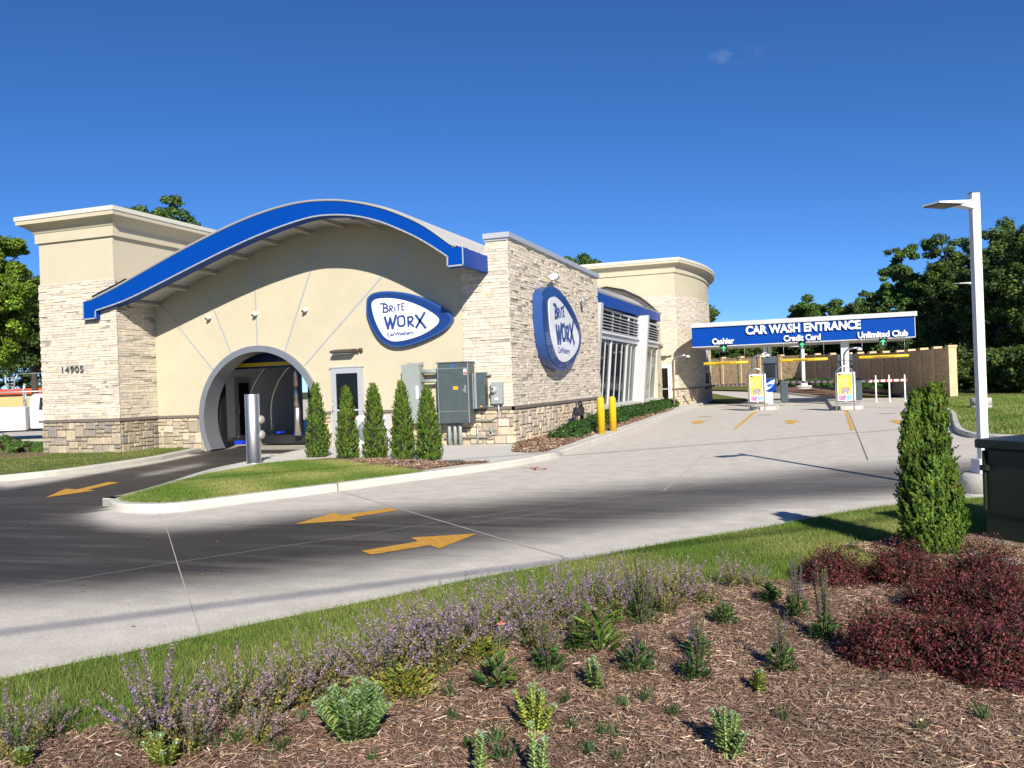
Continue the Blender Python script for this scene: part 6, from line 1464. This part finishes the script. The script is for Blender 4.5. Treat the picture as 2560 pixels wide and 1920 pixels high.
# sedum: fleshy upright stems
def sedum(name, label, base, nst, h, spread, pal, seed, leafL=.05, cat='plant', lean=(0, 0)):
    rg = np.random.default_rng(seed); t = thing(name, label, cat, base, 0, 'fleshy sedum plants'); P = []; D = []; N = []; L = []; Wd = []; mb = MB(); HP = []
    for s_ in range(nst):
        a = rg.uniform(0, 2 * math.pi) if nst > 1 else 0; tl = math.sqrt((s_ + .3) / nst); hh = h * rg.uniform(.65, 1.1) * (1.05 - .35 * tl); b = np.array([math.cos(a), math.sin(a), 0])
        f = lambda u: b * spread * tl * (.25 + .75 * u) + np.array([lean[0] * u, lean[1] * u, hh * u])
        mb.tube([tuple(f(u)) for u in (0, .33, .66, 1)], [.006, .005, .004, .003], 6, caps=False)
        nl = int(20 + 22 * hh / .25); u = np.linspace(.08, .97, nl)
        for q, i in zip(u, range(nl)):
            az = i * 2.4 + rg.uniform(-.3, .3); out = np.array([math.cos(az), math.sin(az), .35 + .8 * q]); P.append(f(q)); D.append(out + b * .15); N.append(np.array([0, 0, 1.0]) - out * .1); l_ = leafL * (1.05 - .62 * q) * rg.uniform(.8, 1.15); L.append(l_); Wd.append(l_ * .66)
        m_ = 34; tp = f(1.0); HP.append(tp + unit(rg.normal(0, 1, (m_, 3))) * np.array([.016, .016, .010]) * rg.uniform(.5, 1, (m_, 1)) + np.array([0, 0, .004]))
    P, D, N, L, Wd = map(np.array, (P, D, N, L, Wd)); V, Q = ovals(P, D, N, L, Wd); C1 = vary(pal, len(P), .14, .05, rg); C = np.concatenate([C1, C1 * .93])
    quads('leaves', V, Q, np.clip(C, 0, 1), FLESH, t)
    HP = np.concatenate(HP); V, Q = leafset(HP, rg.normal(0, 1, (len(HP), 3)), .008, .9, .5, None, rg); quads('flower_buds', V, Q, vary([(0.27, 0.37, 0.22)], len(HP), .2, .05, rg), FLESH, t)
    o = mb.build('stems', mat('sedum_stem%d' % seed, tuple(np.array(pal[0]) * 1.3), .5), None); o.parent = t; return t
SG = [(0.17, 0.27, 0.10), (0.20, 0.31, 0.12), (0.24, 0.34, 0.09)]; SY = [(0.30, 0.36, 0.08), (0.24, 0.33, 0.09), (0.34, 0.36, 0.06)]; SL = [(0.26, 0.36, 0.13), (0.22, 0.32, 0.13), (0.31, 0.39, 0.12)]
for px, py, hp, nst, sp, pal, lab in [(885, 1860, 185, 34, .135, SG, 'large blue green sedum with many fleshy rosettes'), (1340, 1845, 135, 9, .07, SY, 'yellow green sedum in the lower middle of the bed'), (415, 1925, 90, 7, .07, SY, 'bright lime sedum at the bottom left'), (1190, 1975, 165, 2, .05, SL, 'single stemmed sedum cut by the bottom edge, left of the pair'),
                                      (1345, 1985, 160, 3, .06, SL, 'sedum cut by the bottom edge, right of the pair'), (1818, 1905, 135, 10, .075, SL, 'pale green sedum alone at the lower right of the bed'), (1490, 1735, 95, 6, .05, SL, 'small sedum on a bare yellow stalk in mid bed'), (1893, 1743, 70, 3, .025, SY, 'tiny yellowish sedum near the barberries'), (50, 1930, 60, 3, .04, SY, 'tiny sedum at the bottom left corner'), (760, 1650, 1, 0, 0, SG, '')]:
    if not nst: continue
    x, y, z = G(px, py - 10, .03); d = depth((x, y)); sedum('sedum_plant', lab, (x, y, .03), nst, hp / F * d * (.80 if nst > 20 else 1), sp * d / 4.2 * 1.5, pal, 300 + px % 97, leafL=.052 if nst < 20 else .066)

# salvia, coneflower and other leafy plants
def leafy(name, label, cat, base, nl, ll, h, r_, pal, seed, stalks=0, sh_=.3, group=None, wr=.38, stalk_col=((.16, .14, .07), (.12, .07, .22))):
    rg = np.random.default_rng(seed); t = thing(name, label, cat, base, 0, group)
    a = rg.uniform(0, 2 * math.pi, nl); q = rg.uniform(0, 1, nl); P = np.stack([np.cos(a) * r_ * q * .8, np.sin(a) * r_ * q * .8, h * rg.uniform(0, .9, nl) * (1.1 - q * .6)], 1)
    D = np.stack([np.cos(a), np.sin(a), rg.uniform(.1, 1.3, nl)], 1); N = np.tile([[0, 0, 1.0]], (nl, 1)) + rg.normal(0, .25, (nl, 3)); L = ll * rg.uniform(.6, 1.2, nl)
    V, Q = ovals(P, D, N, L, L * wr, .18); C = vary(pal, nl, .22, .08, rg); quads('leaves', V, Q, np.clip(np.concatenate([C, C * .92]), 0, 1), LEAFG, t)
    mb = MB(); FP = []; FC = []
    for _ in range(max(3, stalks)):
        az = rg.uniform(0, 2 * math.pi); tl = rg.uniform(0, 1) * r_ * .9; hh = (sh_ if stalks else h) * rg.uniform(.6, 1.1); tip = np.array([math.cos(az) * tl, math.sin(az) * tl, hh]); b0 = tip * np.array([.3, .3, 0])
        mb.tube([tuple(b0), tuple(b0 * .5 + tip * .5 + np.array([0, 0, .02])), tuple(tip)], [.0022, .0018, .001], 4, caps=False)
        if stalks:
            m_ = 44; u = rg.uniform(.42, 1.0, m_); u = np.round(u * 22) / 22; FP.append(b0 + (tip - b0) * u[:, None] + unit(rg.normal(0, 1, (m_, 3))) * .0065); FC.append(np.tile([stalk_col[1] if rg.uniform() < .25 else stalk_col[0]], (m_, 1)))
    o = mb.build('stems', MATS['stem'], None); o.parent = t
    if FP:
        FP = np.concatenate(FP); FC = np.concatenate(FC); V, Q = leafset(FP, rg.normal(0, 1, (len(FP), 3)), .0085, .8, .5, None, rg); quads('seed_spikes', V, Q, np.clip(FC * np.exp(rg.normal(0, .25, (len(FC), 1))), 0, 1), LEAF, t)
    return t
SV = [(0.055, 0.125, 0.030), (0.070, 0.15, 0.034), (0.042, 0.095, 0.028)]; LV = [(0.09, 0.17, 0.025), (0.12, 0.20, 0.03)]
for i, (px, py, wpx, hp, st, sh_, lab) in enumerate([(1372, 1692, 55, 70, 22, 150, 'dark green salvia with violet spikes left of the small sedum'), (1592, 1692, 58, 75, 10, 110, 'dark green leafy salvia clump in mid bed'), (1738, 1712, 55, 55, 9, 110, 'dark green salvia right of mid bed, lowest'), (1745, 1655, 45, 55, 16, 110, 'salvia with upright seed stalks, above the lower one'),
                                                     (1955, 1690, 50, 65, 14, 150, 'salvia left of the lower barberries'), (2062, 1612, 45, 60, 26, 175, 'tall tan stalked salvia before the farthest barberry'), (1610, 1570, 60, 95, 26, 165, 'tall greenish salvia within the catmint row'), (1990, 1555, 40, 50, 20, 150, 'pale seed stalk salvia left of the farthest barberry'),
                                                     (1810, 1572, 42, 48, 0, 0, 'low green plant alone near the right end of the catmint'), (1925, 1518, 36, 44, 0, 0, 'low green plant by the faded catmint end'), (1450, 1640, 45, 55, 10, 90, 'small dark salvia beside the leafy lily')]):
    x, y, z = G(px, py - 12, .03); d = depth((x, y)); leafy('salvia_plant', lab, 'plant', (x, y, .03), 190, .046, hp / F * d * 1.1, wpx / F * d * .8, SV, 400 + i, st, sh_ / F * d, 'dark green salvia plants')
x, y, z = G(1500, 1630, .03); leafy('lily_plant', 'bright green pointed leaf plant behind the dark salvia', 'plant', (x, y, .03), 70, .15, .26, .10, LV, 420, 0, .2, None, .16)
x, y, z = G(1010, 1745, .03); leafy('yellow_plant', 'low yellow leaved plant right of the big sedum', 'plant', (x, y, .03), 420, .045, .16, .20, [(.36, .35, .04), (.26, .30, .05), (.18, .24, .04)], 421, 0, .1, None, .32)
x, y, z = G(1195, 1652, .03); leafy('yellow_plant', 'yellow leaved clump under the violet catmint in mid row', 'plant', (x, y, .03), 380, .04, .15, .19, [(.36, .35, .04), (.26, .30, .05), (.18, .24, .04)], 422, 0, .1, None, .32)
x, y, z = G(1245, 1722, .03); cf = leafy('coneflower_plant', 'pink coneflower on a tall stem over green leaves', 'flowering plant', (x, y, .03), 60, .10, .16, .10, LV + SV, 423, 0, .2, None, .34)
d = depth((x, y)); hh = (1722 - 1556) / F * d; mb = MB(); mb.tube([(0, 0, 0), (.01, 0, hh * .5), (.03, .0, hh)], .003, 5); o = mb.build('flower_stem', MATS['stem'], None); o.parent = cf
rg = np.random.default_rng(9); a = np.linspace(0, 2 * math.pi, 14)[:-1]; V, Q = ovals(np.tile([[.03, 0, hh]], (13, 1)), np.stack([np.cos(a), np.sin(a), a * 0 - .25], 1), np.tile([[0, 0, 1.0]], (13, 1)), np.full(13, .026), np.full(13, .012)); quads('petals', V, Q, vary([(.75, .30, .36)], 26, .1, .03, rg), FLESH, cf)
mb = MB(); mb.ball((.03, 0, hh + .004), .009, 8); o = mb.build('flower_cone', mat('cone_rust', (.35, .09, .03), .7), None); o.parent = cf
# weeds
def weed(seed):
    rg = np.random.default_rng(seed); n = 26; a = rg.uniform(0, 2 * math.pi, n); D = np.stack([np.cos(a), np.sin(a), rg.uniform(.4, 2.5, n)], 1); P = rg.normal(0, .008, (n, 3)) * np.array([1, 1, 0])
    L = rg.uniform(.03, .09, n); return ovals(P, D, rg.normal(0, 1, (n, 3)), L, L * .10, .1) + (vary([(0.07, 0.13, 0.03), (.05, .1, .03)], 2 * n, .2, .08, rg),)
wd = []
wl = [(760, 1800), (700, 1880), (1130, 1800), (1170, 1870), (1125, 1745), (1415, 1760), (1560, 1770), (1610, 1755), (1430, 1830), (1500, 1840), (1540, 1845), (1685, 1790), (1475, 1890), (1540, 1900), (590, 1860), (640, 1790), (545, 1870), (1850, 1860), (2460, 1800), (2300, 1830), (2205, 1545), (2180, 1560), (1960, 1800), (930, 1905), (1240, 1860), (2135, 1372), (2425, 1372), (1260, 1900)]
near_w = ['near the big sedum', 'in open mulch below mid bed', 'in open mulch right of centre', 'among the chips at the bottom edge', 'beside the barberries']
for i, (px, py) in enumerate(wl):
    x, y, z = G(px, py, .03)
    if len(wd) < 3:
        t = thing('weed_tuft', 'x', 'weed', (x, y, .03), 0, 'small weeds in the mulch'); V, Q, C = weed(500 + i); quads('blades', V, Q, np.clip(C, 0, 1), LEAF, t); wd.append(t); c = t
    else: c = copy_tree(wd[i % 3])
    c.location = (x, y, .03); c.rotation_euler = (0, 0, i); s_ = .8 + .5 * ((i * 37) % 10) / 10; c.scale = (s_, s_, s_); c['label'] = 'small grassy weed tuft growing out of the mulch'

# ------------------------------------------------------------------ grass blades and wood chips
def patchy(x, y):
    return .5 + .5 * (np.sin(x * 2.1 + 1.3 * np.sin(y * 1.7)) * .5 + np.sin(y * 3.3 + x * 1.1 + 2 * np.sin(x * .8)) * .35 + np.sin(x * 7.3 - y * 5.9) * .15)
def view_mask(x, y, z, m=750):
    d = -math.sin(TH) * x + math.cos(TH) * y; px, py = proj(x, y, z); return (d > 1.5) & (px > -m) & (px < 2560 + m) & (py < 1920 + m)
def grass(name, poly, z, n, h, w, seed, label=None, dry=.35):
    rg = np.random.default_rng(seed); xs = [p[0] for p in poly]; ys = [p[1] for p in poly]
    X = rg.uniform(min(xs), max(xs), n); Y = rg.uniform(min(ys), max(ys), n); m = inpoly(X, Y, poly) & view_mask(X, Y, z); X, Y = X[m], Y[m]; k = len(X)
    Z = hz_np(X, Y) + z; hh = h * rg.uniform(.55, 1.25, k); a = rg.uniform(0, 2 * math.pi, k); lean = hh[:, None] * rg.normal(0, .35, (k, 2))
    wx, wy = np.cos(a) * w / 2, np.sin(a) * w / 2; B = np.stack([X, Y, Z - .005], 1)
    v0 = B - np.stack([wx, wy, 0 * wx], 1); v1 = B + np.stack([wx, wy, 0 * wx], 1); v2 = B + np.concatenate([lean, hh[:, None]], 1)
    V = np.stack([v0, v1, v2], 1).reshape(-1, 3); Q = np.arange(3 * k).reshape(k, 3)
    p = patchy(X, Y); tt = (np.clip(p * 1.3 - .35 + rg.normal(0, .22, k), 0, 1) * dry * 2)[:, None]
    C = np.array([[.13, .215, .034]]) * (1 - tt) + np.array([[.44, .41, .15]]) * tt; C = C * np.exp(rg.normal(0, .25, (k, 1)))
    o = quads(name, V, Q, np.clip(C, 0, 1), GRASSB); return tag(o, label, 'grass' if label else None, None, 'stuff')
strip_poly = nearp + bedp[::-1]
near_in = offset2(nearp, .0); 
grass('grass', strip_poly, .02, 900000, .042, .0042, 1, 'short green lawn strip between the driveway and the flower bed', .3)
grass('grass', offset2(grassA, -.02, True) if False else grassA, .11, 150000, .045, .008, 2, 'mown lawn on the pointed island before the tunnel', .42)
grass('grass', lawnB, .11, 260000, .05, .010, 3, 'lawn left of the exit lane below the stone tower', .35)
rl = inf + [(60, 18), (70, 60), (30, 110), CW(10, 110)[:2], CW(2, 100)[:2]]
grass('grass', [p for p in inf[int(len(inf) * .5):]] + [(40, 20), (40, 45), CW(22.9, 44.5)[:2]], .11, 300000, .07, .020, 4, 'lawn on the right round the lamp post bases', .3)
def chips(name, poly, z, n, seed, L=(.012, .055), Wd=(.0015, .0045), label=None, bright=1.0):
    rg = np.random.default_rng(seed); xs = [p[0] for p in poly]; ys = [p[1] for p in poly]
    X = rg.uniform(max(min(xs), -9), min(max(xs), 12), n); Y = rg.uniform(min(ys), max(ys), n); m = inpoly(X, Y, poly) & view_mask(X, Y, z); X, Y = X[m], Y[m]; k = len(X)
    a = rg.uniform(0, math.pi, k); l = rg.uniform(*L, k) * rg.uniform(.5, 1.4, k); w = rg.uniform(*Wd, k); ti = rg.normal(0, .22, k)
    D = np.stack([np.cos(a) * np.cos(ti), np.sin(a) * np.cos(ti), np.sin(ti)], 1); B = np.stack([-np.sin(a), np.cos(a), rg.normal(0, .5, k)], 1)
    mound = .012 * patchy(X * 1.7, Y * 1.9); P = np.stack([X, Y, z + mound + rg.uniform(.001, .014, k)], 1); hl = D * l[:, None] / 2; hb = B * w[:, None] / 2
    V = np.stack([P - hl - hb, P + hl - hb * .6, P + hl + hb * .6, P - hl + hb], 1).reshape(-1, 3)
    C = vary([(.33, .21, .145), (.25, .155, .105), (.42, .29, .20), (.16, .10, .068), (.56, .43, .32), (.30, .19, .13)], k, .25, .06, rg) * bright * (.72 + .5 * patchy(X * 2.3 + 5, Y * 2.9))[:, None]
    o = quads(name, V, np.arange(4 * k).reshape(k, 4), np.clip(C, 0, 1), CHIP); return tag(o, label, 'mulch' if label else None, None, 'stuff')
near_bed = [p for p in bedp] + [(14, 2.2), (-9, 1.5)]
chips('mulch_chips', near_bed, .03, 900000, 11, label='shredded brown wood mulch covering the flower bed')
chips('mulch_chunks', near_bed, .034, 6000, 15, (.03, .07), (.004, .010), 'larger bark pieces strewn through the flower bed mulch', .8)
chips('mulch_chips', patch, .036, 60000, 12, label='shredded wood mulch round the tall evergreen and slabs')
chips('mulch_chips', mulA, .12, 30000, 13, (.04, .12), (.01, .02), 'wood mulch under the five slim evergreens')
chips('mulch_chips', mulB, .125, 60000, 14, (.06, .16), (.015, .03), 'wood mulch along the stone side wall', .9)
# small litter on the pavement: leaves and bits
LT = mat('dry_leaf', (0.30, 0.17, 0.07), .8)
for i, (px, py) in enumerate([(60, 1316), (79, 1309), (332, 1568), (206, 1480), (370, 1344), (540, 1355), (64, 1347), (545, 1435), (504, 1439)]):
    x, y, z = G(px, py); mb = MB(); mb.add([(x - .02, y, .006), (x, y - .012, .012), (x + .022, y + .004, .007), (x + .004, y + .014, .013)], [(0, 1, 2, 3)]); tag(mb.build('fallen_leaf', LT), 'tiny dry leaf lying on the dark driveway', 'leaf', 'bits of litter on the driveway')
